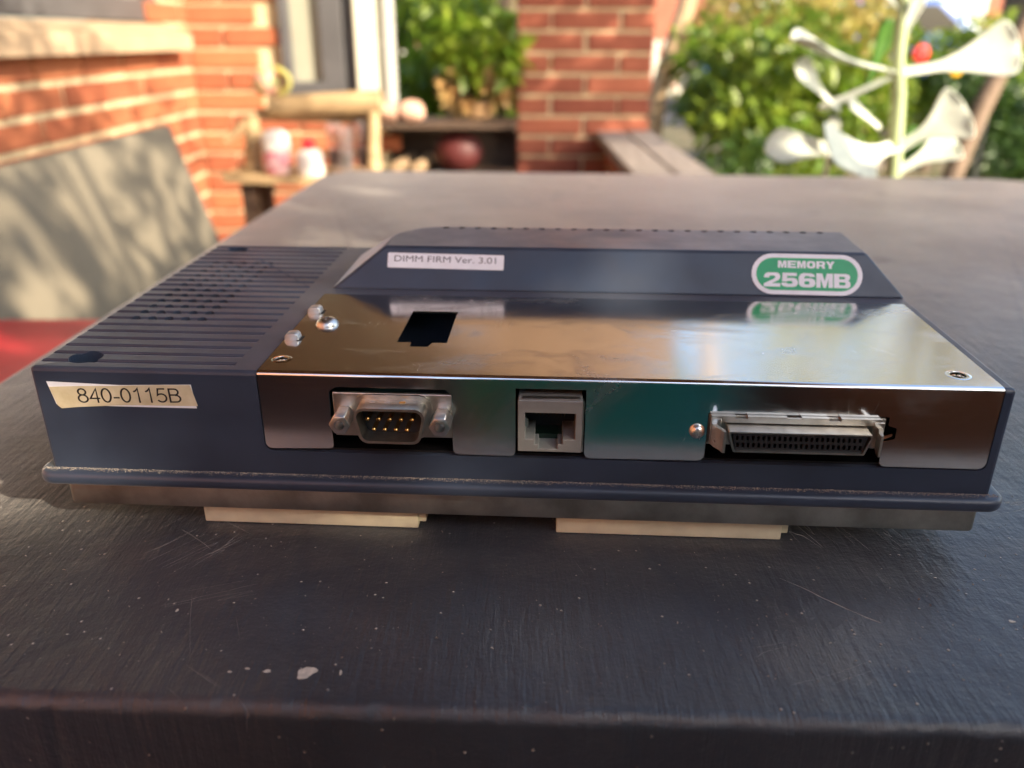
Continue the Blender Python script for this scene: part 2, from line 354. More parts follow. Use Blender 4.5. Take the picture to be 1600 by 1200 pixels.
# ---- bricks -------------------------------------------------------
BL, BH, PZ, PL = .226, .056, .070, .238
def brick_mesh(l, d, h, m, name='brick'):
    bm = boxbm(-l/2, -d/2, -h/2, l/2, d/2, h/2, bev=.004, seg=1)
    for v in bm.verts: v.co += Vector((random.uniform(-1, 1), random.uniform(-1, 1), random.uniform(-1, 1)))*.0012
    bmesh.ops.recalc_face_normals(bm, faces=bm.faces)
    me = bpy.data.meshes.new(name); bm.to_mesh(me); bm.free(); me.materials.append(MT[m]); return me
def brick_wall(parent, origin, along, length, z0, z1, m, holes=(), visible=lambda s, z: True, zref=.029, depth=.02):
    """courses on a flat face. origin: start point (x, y), along: unit (x, y), outward normal is along rotated -90 deg"""
    full = [brick_mesh(BL, depth, BH, m) for _ in range(3)]; half = [brick_mesh(BL/2-.005, depth, BH, m) for _ in range(2)]
    rest = bmesh.new(); ang = math.atan2(along[1], along[0]); count = 0
    k0 = math.ceil((z0-zref)/PZ); k1 = math.floor((z1-zref)/PZ)
    for k in range(k0, k1):
        zc = zref+k*PZ+PZ/2-.005
        off = PL/2 if k % 2 else 0; s = -off
        while s < length-.03:
            a, b = max(s, 0), min(s+BL, length)
            if b-a > .05:
                c = (a+b)/2
                if not any(h0 < c < h1 and g0 < zc < g1 for h0, h1, g0, g1 in holes):
                    p = (origin[0]+along[0]*c, origin[1]+along[1]*c, zc)
                    l = b-a; me = random.choice(full if l > .17 else half); base = BL if l > .17 else BL/2-.005
                    if visible(c, zc) and count < 290:
                        o = inst('brick', me, parent, p, (0, 0, ang), (l/base, 1, 1)); count += 1
                        o.location += Vector((along[1], -along[0], 0))*random.uniform(-.002, .003)
                    else:
                        mtx = Matrix.Translation(p) @ Matrix.Rotation(ang, 4, 'Z') @ Matrix.Diagonal((l, depth, BH, 1))
                        bmesh.ops.create_cube(rest, size=1, matrix=mtx)
            s += PL
    if len(rest.verts):
        o = from_bm('brick_courses', rest, 'brick_i', parent); o['kind'] = 'stuff'
    else: rest.free()

# house wall beside the table (faces +X), opening for the window
hw = thing('house_wall', 'sunlit orange brick house wall with cream mortar along the bench, beneath the grey window', 'wall')
bm = bmesh.new()
WY0, WY1, WZ0, WZ1 = .90, 2.86, .085, 1.35
box(bm, -1.32, -3.2, -.86, -1.11, 3.17, WZ0); box(bm, -1.32, -3.2, WZ1, -1.11, 3.17, 1.95)
box(bm, -1.32, -3.2, WZ0, -1.11, WY0, WZ1); box(bm, -1.32, WY1, WZ0, -1.11, 3.17, WZ1)
from_bm('mortar', bm, 'mortar', hw)
brick_wall(hw, (-1.112, -3.2), (0, 1), 6.27, -.80, 1.93, 'brick', holes=[(WY0+3.2, WY1+3.2, WZ0, WZ1)],
           visible=lambda s, z: s > 4.3 and z < .62)
# window in that wall
wn = thing('sash_window', 'grey framed window above the tan sill in the brick house wall', 'window')
bm = bmesh.new()
for a in ((-1.19, WY0, .17, -1.12, WY1, .235), (-1.19, WY0, 1.29, -1.12, WY1, 1.35), (-1.19, WY0, .235, -1.12, WY0+.07, 1.29), (-1.19, WY1-.07, .235, -1.12, WY1, 1.29), (-1.18, 1.85, .235, -1.13, 1.90, 1.29)):
    box(bm, *a, bev=.004)
from_bm('frame', bm, 'grey_paint', wn)
from_bm('pane', boxbm(-1.165, WY0+.07, .235, -1.155, 1.85, 1.29), 'pane', wn); from_bm('pane', boxbm(-1.165, 1.90, .235, -1.155, WY1-.07, 1.29), 'pane', wn)
bm = bmesh.new(); f = lambda u, v, h: (-1.2+u, .82+h, v)
prism(bm, [(0, .088), (.165, .088), (.165, .135), (.09, .165), (0, .168)], [], 2.07, f)
sl_ = from_bm('sill', bm, 'render', wn); 
# facing wall stub and lintel wall (faces -Y)
fw = thing('gable_wall', 'orange brick wall end facing the table, left of the tall grey window', 'wall')
bm = bmesh.new(); box(bm, -1.105, 3.065, -.72, -.79, 3.17, 1.95); box(bm, -.79, 3.065, .95, -.36, 3.17, 1.95); box(bm, -.79, 3.065, -.72, -.45, 3.17, -.085)
from_bm('mortar', bm, 'mortar', fw)
brick_wall(fw, (-1.10, 3.062), (1, 0), .74, -.70, 1.93, 'brick', holes=[(.31, 1.0, -.10, .95), (.66, 1.0, -.9, -.1)], visible=lambda s, z: z < .62)
tw = thing('tall_window', 'tall dark grey framed window with pale pane at the wall end', 'window')
bm = bmesh.new()
for a in ((-.79, 3.03, -.075, -.755, 3.10, .95), (-.655, 3.03, -.075, -.575, 3.10, .95), (-.755, 3.03, -.075, -.655, 3.10, -.015), (-.755, 3.03, .90, -.655, 3.10, .95), (-.572, 3.045, -.075, -.535, 3.10, .95)):
    box(bm, *a, bev=.004)
from_bm('frame', bm, 'grey_paint', tw)
from_bm('pane', boxbm(-.755, 3.06, -.015, -.655, 3.07, .90), mat('curtain_pane', (.34, .34, .27), .25, var=.06, vscale=5), tw)
tag(from_bm('corner_post', boxbm(-.532, 3.01, -.13, -.462, 3.10, 1.7, bev=.004), 'cream_paint'), 'cream painted timber post between the tall window and the downpipe', 'post')
bm = bmesh.new(); cyl(bm, (-.425, 3.04, -.135), (-.425, 3.04, 1.7), .026, n=16); 
dp = thing('downpipe', 'pale grey rounded downpipe standing right of the cream post', 'pipe')
from_bm('pipe', bm, mat('pale_grey_paint', (.36, .36, .34), .5), dp, 40)
for z in (-.1, .35):
    bm = bmesh.new(); cyl(bm, (-.425, 3.04, z), (-.425, 3.04, z+.02), .031, n=16); from_bm('bracket', bm, 'grey_paint', dp, 40)

# pillar, two bricks wide
pl = thing('brick_pillar', 'square red brick verandah pillar standing beyond the table', 'pillar')
PX0, PX1, PY0, PY1 = .018, .490, 3.10, 3.57
from_bm('mortar', boxbm(PX0+.008, PY0+.008, -.86, PX1-.008, PY1-.008, 1.72), 'mortar', pl)
ms = [brick_mesh(.231, .112, .059, 'brick_red') for _ in range(4)]
for k in range(-12, 24):
    z = .042+k*PZ
    if z > 1.68 or z < -.83: continue
    W_ = PX1-PX0; c = (PX0+PX1)/2
    if k % 2:
        spots = [(PX0+.1155, PY0+.056, 0), (PX1-.1155, PY0+.056, 0), (PX0+.1155, PY1-.056, 0), (PX1-.1155, PY1-.056, 0), (PX0+.056, (PY0+PY1)/2, 1), (PX1-.056, (PY0+PY1)/2, 1)]
    else:
        spots = [(c, PY0+.056, 0), (PX0+.056, PY0+.1155, 1), (PX1-.056, PY0+.1155, 1), (PX0+.056, PY1-.1155, 1), (PX1-.056, PY1-.1155, 1), (c, PY1-.056, 0)]
    for x, y, r_ in spots: inst('brick', random.choice(ms), pl, (x+random.uniform(-.002, .002), y+random.uniform(-.002, .002), z), (0, 0, r_*math.pi/2))

# low wall running from the pillar beside the table, with weathered coping
lw = thing('low_wall', 'low brick verandah wall with weathered grey timber coping, running from the pillar', 'wall')
from_bm('mortar', boxbm(.345, 1.52, -.86, .495, 3.09, -.215), 'mortar', lw)
brick_wall(lw, (.343, 3.09), (0, -1), 1.56, -.86, -.20, 'brick_red', zref=-.859, depth=.014)
for i, (a, b) in enumerate(((1.5, 2.26), (2.266, 3.095))):
    bm = boxbm(.30, a, -.215, .40, b, -.183, bev=.004); from_bm('coping_board', bm, 'greywood', lw)
    bm = boxbm(.406, a, -.215, .50, b, -.181, bev=.004); from_bm('coping_board', bm, 'greywood', lw)

lw2 = thing('low_wall', 'low tan rendered wall with timber coping, added unseen to darken the steel reflection', 'wall')  # unseen stretch, put in and toned for a dark reflection in the front steel
from_bm('wall', boxbm(.535, -2.4, -.86, .655, .05, -.215, bev=.004), 'tanrender', lw2)
from_bm('coping_board', boxbm(.515, -2.42, -.215, .68, .06, -.183, bev=.004), 'greywood', lw2)
# verandah roof
rf = thing('verandah_roof', 'brown timber lined verandah roof above the table', 'roof')
n = 11
for i in range(n):
    y0 = -1.0+i*(4.55/n); from_bm('board', boxbm(-1.1, y0, 1.86, .62, y0+4.55/n-.006, 1.885, bev=.003, seg=1), 'brownwood', rf)
from_bm('fascia', boxbm(.625, -1.0, 1.72, .665, 3.62, 1.98, bev=.004), 'cream_paint', rf)
for k in range(8): from_bm('beam_board', boxbm(-1.09, 2.92, .93+k*.116, .62, 2.945, .93+k*.116+.110, bev=.003, seg=1), 'brownwood', rf)
from_bm('beam', boxbm(-1.09, 2.95, .95, .62, 3.00, 1.855, bev=.006), 'brownwood', rf)
from_bm('roof_sheet', boxbm(-1.35, -1.1, 1.985, .72, 3.75, 2.02), mat('roof_metal', (.3, .3, .3), .5, .5), rf)

ew = thing('added_screen', 'low dark stained board screen added behind the photographer to darken the reflections', 'screen')  # added dark boards that keep the sunlit ground out of the reflections
for k in range(11): from_bm('board', boxbm(-1.1+k*.147, -1.55, -.72, -1.1+k*.147+.141, -1.525, .12, bev=.003, seg=1), 'darkwood', ew)

# ================================================================== TABLE
tb = thing('garden_table', 'dark charcoal painted timber table, scratched and dusty, under the electronics cartridge', 'table', (0, 0, 0))
def fillet(poly, r, n=10):
    out = []; k = len(poly)
    for i in range(k):
        p, a, b = Vector(poly[i]), Vector(poly[i-1]), Vector(poly[(i+1) % k])
        u, v = (a-p).normalized(), (b-p).normalized(); half = u.angle(v)/2; rr = r[i] if isinstance(r, list) else r
        t_ = rr/math.tan(half); c = p+(u+v).normalized()*(rr/math.sin(half)); s, e = p+u*t_-c, p+v*t_-c
        a0 = math.atan2(s.y, s.x); da = (math.atan2(e.y, e.x)-a0+math.pi) % (2*math.pi)-math.pi
        for j in range(n+1): q = a0+da*j/n; out.append((c.x+rr*math.cos(q), c.y+rr*math.sin(q)))
    return out
TP = fillet([(-.2085, .1352), (.492, .1085), (.505, .820), (-.188, .872)], [.012, .012, .055, .045])
bm = bmesh.new(); prism(bm, TP, [], .038, lambda x, y, z: (x, y, z-.038))
me = evaluated(bm, [('BEVEL', dict(width=.0036, segments=5, limit_method='ANGLE', angle_limit=R(50)))])
# worn, uneven front edge: cut the long front strips across and nudge the cuts
tmp = bmesh.new(); tmp.from_mesh(me)
fe = [e for e in tmp.edges if e.calc_length() > .5 and all(v.co.y < .15 for v in e.verts)]
bmesh.ops.subdivide_edges(tmp, edges=fe, cuts=420, use_grid_fill=True)
from mathutils import noise as _mn
for v in tmp.verts:
    if v.co.y < .15 and v.co.z > -.03:
        x = v.co.x; k = _mn.noise(Vector((x*240, v.co.z*260, 0))); g = _mn.noise(Vector((x*60, v.co.z*60, 5))); d = max(0, _mn.noise(Vector((x*330, v.co.z*300, 9)))-.28)
        if v.co.z > -.0001: v.co.z += 0; v.co.y += .0003*g
        else: v.co += Vector((0, -.00022*k-.0002*g+.0014*d, .00012*k-.0009*d))
bmesh.ops.triangulate(tmp, faces=[f for f in tmp.faces if len(f.verts) > 4]); tmp.to_mesh(me); tmp.free()
from_me('tabletop', me, 'table', tb, 60)
for x, y in ((-.13, .20), (.42, .18), (.43, .75), (-.12, .79)):
    from_bm('leg', boxbm(x-.03, y-.03, -.72, x+.03, y+.03, -.038, bev=.004), 'table', tb)
for a in ((-.10, .185, .39, .205), (-.09, .78, .40, .80)): from_bm('apron', boxbm(a[0], a[1], -.10, a[2], a[3], -.04), 'table', tb)
# crumbs and grit lying on the table
bm = bmesh.new()
for i in range(1700):
    x, y = random.uniform(-.20, .34), random.choice([random.uniform(.137, .20), random.gauss(.145, .012), random.uniform(.13, .45)])
    if not (.134-.038*x+.003 < y < .8): continue
    sz = abs(random.gauss(0, .00011))+.00006; q = Quaternion(Vector((random.random()-.5, random.random()-.5, random.random()-.5)).normalized(), random.uniform(0, 3))
    vs = [bm.verts.new(Vector((x, y, sz*.5))+q@Vector(p)*sz) for p in ((-1.3, 0, 0), (1.3, 0, 0), (0, 1.0, 0), (0, 0, .8))]
    for f in ((0, 1, 2), (0, 1, 3), (1, 2, 3), (0, 2, 3)): bm.faces.new([vs[j] for j in f])
_o = from_bm('grit', bm, 'dust', tb); _o['kind'] = 'stuff'
def blot(cx, cy_, r, n=28, z=.00008, sx=1., jag=.38):
    bm = bmesh.new(); pts = []
    for i in range(n):
        a = 2*math.pi*i/n; rr = r*(1+jag*(.45*math.sin(2*a+cx*9e3)+.35*math.sin(3*a+cy_*7e3)+.2*math.sin(5*a+cx*4e3)+.12*math.sin(8*a))); pts.append((cx+rr*sx*math.cos(a), cy_+rr*math.sin(a)))
    prism(bm, pts, [], z); return bm
MT['chip'] = mat('bare_white_chip', (.55, .52, .44), .8, var=.15, vscale=900, bump=.4, bscale=900)
MT['barewood'] = mat('bare_wood_chip', (.20, .14, .09), .8, var=.25, vscale=500)
for px_, py_, r, m_, s_ in ((-.0440, .1392, .0017, 'chip', 1.15), (-.0366, .1392, .0007, 'chip', .4), (-.0525, .1396, .0004, 'chip', 2.2), (-.0570, .1404, .0003, 'chip', 1.6), (-.0605, .1394, .0003, 'chip', 1.4),
                            (.1205, .1535, .0016, 'barewood', 1.3), (-.0795, .1600, .0006, 'chip', .45), (.1170, .1565, .0004, 'chip', 1.8)):
    from_bm('paint_chip', blot(px_, py_, r, sx=s_), m_, tb)

# ================================================================== THE CARTRIDGE  (built in millimetres)
dv = thing('electronics_cartridge', 'dark blue grey plastic electronics cartridge with polished steel connector plate and white stickers', 'cartridge',
           (-0.12278, 0.19541, 0), (0.01587, 0, -0.05597))
H = 48.5; D = 126.
# body shell
b0 = bmesh.new(); box(b0, 0, 0, 18.7, 244, D, H)
es = [e for e in b0.edges if all(v.co.z > 40 for v in e.verts) or (abs(e.verts[0].co.z-e.verts[1].co.z) > 10)]
bmesh.ops.bevel(b0, geom=es, offset=1.1, segments=3, profile=.5, affect='EDGES')
c1 = bmesh.new()
prism(c1, rrect(58.7, 26.2, 241.3, 60, [0, 0, 2.6, 2.0]), [], 67, lambda x, y, z: (x, -3+z, y))            # bay behind the steel plate
c2 = bmesh.new()
for k in range(22):
    y = 5.0+5.6*k
    prism(c2, [(y-1.6, 2), (y+1.2, 2), (y+1.05, .03), (y+.8, -.12), (y+.6, -.42), (y+.3, -.55), (y-.2, -.50), (y-1.0, -.16), (y-1.6, .02)], [], 54, lambda u, v, h: (-2+h, u, H+v))
c3 = bmesh.new()
for k in range(12):
    for x in (9, 14, 19, 24, 29): cyl(c3, (x+.2, 38.6+5.6*k, H-12), (x+.2, 38.6+5.6*k, H+2), 1.5, n=12)
c4 = bmesh.new(); cyl(c4, (11.2, 7.4, H-31), (11.2, 7.4, H+3), 4.3, n=28); cyl(c4, (10.5, 119.5, H-31), (10.5, 119.5, H+3), 3.9, n=28)
BO = lambda c: ('BOOLEAN', dict(operation='DIFFERENCE', solver='EXACT', cutter=c))
me = evaluated(b0, [BO(c1), BO(c4), BO(c3), BO(c2)])
me.transform(Matrix.Scale(.001, 4)); _o = from_me('case', me, 'plastic', dv, 32)
for p in _o.data.polygons:
    if p.area > 6e-6: p.use_smooth = False
# raised lid
def ring(pts, z): return [(x, y, z) for x, y in pts]
def rear_left(x, y, r, n=8): return [(x+r-r*math.cos(R(90*i/n)), y-r+r*math.sin(R(90*i/n))) for i in range(n+1)]
top = [(232, 78.0), (233.3, 107.5)]+rear_left(76.5, 107.5, 17)[::-1]+[(76.5, 78.0)]
bot = [(244, 70.5), (244, 127)]+rear_left(59.5, 127, 15)[::-1]+[(59.5, 70.5)]
bm = bmesh.new(); A = [bm.verts.new(p) for p in ring(bot, H-.2)]; B = [bm.verts.new(p) for p in ring(top, H+12.7)]
for i in range(len(A)): bm.faces.new((A[i], A[(i+1) % len(A)], B[(i+1) % len(A)], B[i]))
bm.faces.new(A[::-1]); bm.faces.new(B)
cc = bmesh.new()
for k in range(24): cyl(cc, (93.4+5.72*k, 105.6, H+2), (93.4+5.72*k, 105.6, H+16), 1.25, n=12)
me = evaluated(bm, [('BEVEL', dict(width=.9, segments=3, limit_method='ANGLE', angle_limit=R(20))), BO(cc)])
me.transform(Matrix.Scale(.001, 4)); _o = from_me('raised_lid', me, 'plastic', dv, 32)
for p in _o.data.polygons:
    if p.area > 6e-5: p.use_smooth = False
# flange
bm = bmesh.new(); prism(bm, rrect(-3.6, -3.6, 247.4, D+3.6, 5, 8), [], 3.6, lambda x, y, z: (x, y, 15.9+z))
me = evaluated(bm, [('BEVEL', dict(width=1.3, segments=3, limit_method='ANGLE', angle_limit=R(50)))]); me.transform(Matrix.Scale(.001, 4)); fl_ = from_me('flange', me, 'plastic', dv, 40)
# dust line on the flange
bm = bmesh.new()
for i in range(5200):
    x = random.uniform(-2, 246); y = -.05-abs(random.gauss(0, .75)); 
    if y < -2.2: continue
    s = random.uniform(.05, .19); z = 19.5+s*.3; q = Quaternion(Vector((random.random()-.5, random.random()-.5, random.random()-.5)).normalized(), random.uniform(0, 3))
    vs = [bm.verts.new(Vector((x, y, z))+q@Vector(p)*s) for p in ((-1, 0, 0), (1, 0, 0), (0, 1.0, 0), (0, 0, .9))]
    for f in ((0, 1, 2), (0, 1, 3), (1, 2, 3), (0, 2, 3)): bm.faces.new([vs[j] for j in f])
o = from_bm('dust', scaled(bm), 'dust', dv); o['kind'] = 'stuff'
# steel tray under the flange
bm = bmesh.new(); prism(bm, rrect(1.2, 1.6, 243.6, D-2, 2, 5), [], 8.9, lambda x, y, z: (x, y, 7.2+z))
me = evaluated(bm, [('BEVEL', dict(width=.5, segments=2, limit_method='ANGLE', angle_limit=R(50)))]); me.transform(Matrix.Scale(.001, 4)); from_me('base_tray', me, 'dullmetal', dv, 40)
# cream connectors under the tray
for x0, x1 in ((36.5, 96.8), (134.8, 195.6)):
    bm = bmesh.new(); box(bm, x0, 5.5, 0.15, x1, 12, 7.3, bev=.35); box(bm, x0+.8, 5.44, 2.0, x0+1.2, 6, 7); box(bm, x1-1, 6.6, 1.6, x1+2.0, 12, 7.25, bev=.3)
    c = from_bm('board_connector', scaled(bm), 'cream', dv, 40)
    bm = bmesh.new(); box(bm, x0, 100, -2.0, x1, 106, 7.3, bev=.35); from_bm('board_connector', scaled(bm), 'cream', dv, 40)

# steel plate: top sheet + front sheet joined by a bent edge, one mesh
PT = .6; PXL, PXR = 59.1, 240.9
bm = bmesh.new()
win = [(90.3, 22.4), (94.2, 22.4), (94.4, 19.2), (99.2, 19.2), (100.0, 22.4), (104.0, 22.4), (103.9, 48.8), (90.4, 48.8)]
outer = [(PXL, .9), (PXR, .9), (PXR, 64.3), (PXL, 64.3)]
prism(bm, outer, [win, circ(62.9, 8.2, 1.5, 20), circ(233.2, 7.6, 1.9, 24)], PT, lambda x, y, z: (x, y, H-PT+z+.25))
fo = [(PXL, 47.85)]+[(PXL, 28.8)]+[(PXL+1.6-1.6*math.cos(R(a)), 28.8-1.6*math.sin(R(a))) for a in (30, 60, 90)]
def corner(x, z, r, s):   # rounded lower corner; s=+1 right-hand corner of a tongue, -1 left-hand
    pts = [(x-s*r+s*r*math.sin(R(a)), z+r-r*math.cos(R(a))) for a in (0, 30, 60, 90)]
    return pts if s > 0 else pts[::-1]
fo += corner(76.9, 27.6, 1.0, 1)+[(76.9, 43.6), (78.6, 45.0), (106.2, 45.0), (107.9, 43.6)]+corner(107.9, 26.9, 1.4, -1)
fo += corner(123.9, 26.8, 1.4, 1)+[(123.9, 45.8), (141.4, 45.8)]+corner(141.4, 26.8, 1.4, -1)
fo += corner(171.6, 27.0, 1.6, 1)+[(171.6, 40.4), (215.4, 40.4), (215.4, 38.2), (217.6, 37.4), (217.6, 34.6), (214.9, 33.6)]+corner(214.9, 26.8, 1.6, -1)
fo += corner(PXR, 26.8, 1.8, 1)+[(PXR, 47.85)]
prism(bm, fo, [], PT, lambda x, y, z: (x, -.25+z, y))
# rolled bend
prof = [(.9, H+.25), (.55, H+.2), (.2, H+.05), (-.08, H-.22), (-.22, H-.5), (-.25, 47.85)]; prof2 = [(.35, 47.85), (.5, H-.3), (.9, H-.35)]
P_ = prof+prof2; A = [bm.verts.new((PXL, y, z)) for y, z in P_]; B = [bm.verts.new((PXR, y, z)) for y, z in P_]
for i in range(len(P_)): bm.faces.new((A[i], A[(i+1) % len(P_)], B[(i+1) % len(P_)], B[i]))
from_bm('steel_plate', scaled(bm), 'steel', dv, 40)
# rings pressed round the holes
for x, y, r in ((62.9, 8.2, 1.5), (233.2, 7.6, 1.9)):
    bm = bmesh.new(); lathe(bm, [(r+1.15, H+.24), (r+1.0, H+.30), (r+.35, H+.30), (r+.05, H-.2), (r+.03, H-1.2), (r+.3, H-1.2), (r+1.15, H-.1)], (x, y, 0), 28)
    bmesh.ops.delete(bm, geom=[f for f in bm.faces if len(f.verts) > 4], context='FACES')
    from_bm('hole_ring', scaled(bm), 'steel', dv, 50)
from_bm('bay_floor', scaled(boxbm(59, 1.5, 26.3, 241, 63.5, 26.9)), 'black', dv)
from_bm('circuit_board', scaled(boxbm(62, 3.5, 30.0, 238, 62, 31.6)), mat('dark_green_board', (.006, .02, .012), .4), dv)
# screw and clips on the left
bm = bmesh.new(); lathe(bm, [(3.3, H+.25), (3.25, H+.6), (2.75, H+1.45), (1.9, H+2.0), (.9, H+2.3), (.02, H+2.35)], (67.6, 35.6, 0), 28)
cr = bmesh.new(); box(cr, 67.6-1.7, 35.6-.33, H+1.3, 67.6+1.7, 35.6+.33, H+3); c5 = bmesh.new(); box(c5, 67.6-.33, 35.6-1.7, H+1.3, 67.6+.33, 35.6+1.7, H+3)
me = evaluated(bm, [BO(cr), BO(c5)]); me.transform(Matrix.Scale(.001, 4)); from_me('screw', me, 'zinc', dv, 40)
for y in (23.6, 46.2):
    bm = bmesh.new(); prism(bm, [(-2.2, -1.5), (-2.1, .9), (-1.5, 1.75), (.9, 2.0), (1.7, 1.5), (2.0, .05), (1.0, -.2), (0, -1.5)], [], 3.4, lambda u, v, h, y=y: (61.3+u, y+h-1.7, H+.2+v))
    me = evaluated(bm, [('BEVEL', dict(width=.35, segments=3, limit_method='ANGLE', angle_limit=R(25)))]); me.transform(Matrix.Scale(.001, 4)); from_me('clip', me, 'clipmetal', dv, 60)
    from_bm('clip_slot', scaled(boxbm(62.6, y-2.0, H+.251, 64.0, y+2.1, H+.27)), 'black', dv)

# nine pin serial port
cx, cz = 93.0, 37.2
def dshape(w, h, slant, r, n=4):
    pts = [(-w/2, h/2), (w/2, h/2), (w/2-slant, -h/2), (-w/2+slant, -h/2)]
    return fillet(pts[::-1], r, n)
dport = from_bm('serial_port', scaled(boxbm(77.6, .2, 31.2, 108.3, 1.3, 43.4, bev=.3)), 'tinned', dv)
o_, i_ = dshape(18.6, 9.6, 1.8, 2.5), dshape(17.2, 8.2, 1.8, 1.9)
bm = bmesh.new(); prism(bm, o_, [i_], 6.6, lambda u, v, h: (cx+u, -6.0+h, cz+v)); from_bm('shell', scaled(bm), 'tinned', dport, 35)
bm = bmesh.new(); prism(bm, dshape(21, 12, 1.8, 3.2), [], .8, lambda u, v, h: (cx+u, -.5+h, cz+v)); from_bm('collar', scaled(bm), 'tinned', dport, 35)
bm = bmesh.new(); prism(bm, i_, [], .5, lambda u, v, h: (cx+u*.99, -.8+h, cz+v*.99)); from_bm('insert', scaled(bm), 'black', dport)
for k, xx in enumerate((87.6, 91.4, 95.2)):
    bm = boxbm(xx-.1, -2.6, cz+4.75, xx+1.4, -1.6, cz+4.98, bev=.1); from_bm('dimple', scaled(bm), 'gold' if k == 2 else 'zinc', dport)
pin = bmesh.new(); lathe(pin, [(.58, 0), (.58, 3.7), (.5, 4.2), (.25, 4.5)], (0, 0, 0), 10); bmesh.ops.rotate(pin, cent=(0, 0, 0), matrix=Matrix.Rotation(R(90), 3, 'X'), verts=pin.verts); scaled(pin)
pm = bpy.data.meshes.new('pin'); bmesh.ops.recalc_face_normals(pin, faces=pin.faces); pin.to_mesh(pm); pin.free(); pm.materials.append(MT['gold'])
for k in range(5): inst('pin', pm, dport, ((cx-5.54+2.77*k)*.001, -.0008, (cz+1.42)*.001))
for k in range(4): inst('pin', pm, dport, ((cx-4.15+2.77*k)*.001, -.0008, (cz-1.42)*.001))
for xx in (80.5, 105.5):
    bm = bmesh.new(); cyl(bm, (xx, .3, cz), (xx, -6.0, cz), 2.75, n=6); 
    for v in bm.verts:
        pass
    hc_ = bmesh.new(); cyl(hc_, (xx, -8, cz), (xx, -2, cz), 1.25, n=20)
    me = evaluated(bm, [('BEVEL', dict(width=.3, segments=2, limit_method='ANGLE', angle_limit=R(40))), BO(hc_)]); me.transform(Matrix.Scale(.001, 4)); from_me('jack_screw', me, 'zinc', dv, 35)

# ethernet jack
jk = bmesh.new(); f_ = lambda u, v, h: (u, -2.4+h, v)
jo = [(124.6, 29.4), (140.6, 29.4), (140.6, 43.6), (124.6, 43.6)]
ji = [(126.4, 40.2), (126.4, 33.0), (128.8, 33.0), (128.8, 31.5), (129.8, 31.5), (129.8, 30.3), (134.6, 30.3), (134.6, 31.6), (135.8, 31.6), (135.8, 33.0), (138.9, 33.0), (138.9, 40.2)]
prism(jk, jo, [ji[::-1]], 12, f_)
me = evaluated(jk, [('BEVEL', dict(width=.15, segments=1, limit_method='ANGLE', angle_limit=R(50)))]); me.transform(Matrix.Scale(.001, 4)); jack = from_me('ethernet_jack', me, 'greyjack', dv)
from_bm('back_wall', scaled(boxbm(126, 8.5, 30, 139.2, 9.2, 41)), 'black', jack)
bm = bmesh.new()
for k in range(8): cyl(bm, (129.1+1.02*k, -.6, 39.6), (129.1+1.02*k, 6.5, 35.2), .17, n=6)
from_bm('contacts', scaled(bm), 'gold', jack)
bm = bmesh.new(); box(bm, 125.6, -2.0, 43.62, 139.9, 0, 43.9, bev=.1); from_bm('shield', scaled(bm), 'tinned', jack)
bm = boxbm(140.65, -2.2, 29.6, 140.95, .2, 43.4); from_bm('shield', scaled(bm), 'tinned', jack)
bm = bmesh.new(); prism(bm, [(126.4, 39.0), (127.3, 38.2), (127.2, 35.6), (126.4, 36.6)], [], .4, lambda u, v, h: (u, -2.2+h, v)); from_bm('spring_tab', scaled(bm), 'zinc', jack)

# fifty pin port
sp = from_bm('ribbon_port', scaled(boxbm(171.9, .1, 31.6, 214.8, 1.2, 39.9, bev=.2)), 'tinned', dv)
cx2, cz2 = 192.9, 35.5
o_ = fillet([(-16.6+.9, -2.75), (16.6-.9, -2.75), (17.2, 2.75), (-17.2, 2.75)], .5, 3); i_ = fillet([(-16.1+.9, -2.35), (16.1-.9, -2.35), (16.75, 2.35), (-16.75, 2.35)], .35, 3)
bm = bmesh.new(); prism(bm, o_, [i_], 6.1, lambda u, v, h: (cx2+u, -6.0+h, cz2+v)); from_bm('shell', scaled(bm), 'tinned', sp, 35)
holes_ = []
for r_ in (0, 1):
    for k in range(24 if r_ == 0 else 24):
        x = -14.9+1.27*k+(.3 if r_ else 0); z = .9-1.9*r_; holes_.append([(x-.34, z-.62), (x+.34, z-.62), (x+.34, z+.62), (x-.34, z+.62)])
bm = bmesh.new(); prism(bm, fillet([(-15.1, -2.3), (15.1, -2.3), (16.1, 2.3), (-16.1, 2.3)], .35, 3), holes_, 4.5, lambda u, v, h: (cx2+u, -5.5+h, cz2+v)); from_bm('pin_block', scaled(bm), mat('black_block', (.02, .02, .021), .35), sp)
bm = bmesh.new(); prism(bm, [(172.2, 38.6), (213, 38.6), (213, 40.3), (203.5, 40.3), (203.5, 39.6), (200.5, 39.6), (200.5, 40.3), (194, 40.3), (194, 40.0), (190.5, 40.0), (190.5, 40.3), (181, 40.3), (181, 39.6), (178, 39.6), (178, 40.3), (172.2, 40.3)], [], 2.6, lambda u, v, h: (u, -1.6+h, v))
from_bm('bracket', scaled(bm), 'tinned', sp)
for sx, xc in ((1, 173.4), (-1, 212.6)):
    bm = bmesh.new()
    q = [(0, 0), (.9, -3.6), (1.9, -5.8), (2.3, -7.6), (2.9, -7.7), (2.7, -5.4), (1.9, -3.3), (1.2, 0)]
    prism(bm, q, [], 5.6, lambda u, v, h: (xc+sx*(u-1.4), v, 32.4+h+(-v*.12)))
    box(bm, xc-1.3, -1.85, 32.6, xc+1.3, .2, 39.6, bev=.15)
    from_bm('latch', scaled(bm), 'zinc' if sx > 0 else 'tinned', sp)
bm = bmesh.new(); lathe(bm, [(1.95, 0), (1.9, .5), (1.5, 1.1), (.8, 1.5), (.02, 1.6)], (0, 0, 0), 24)
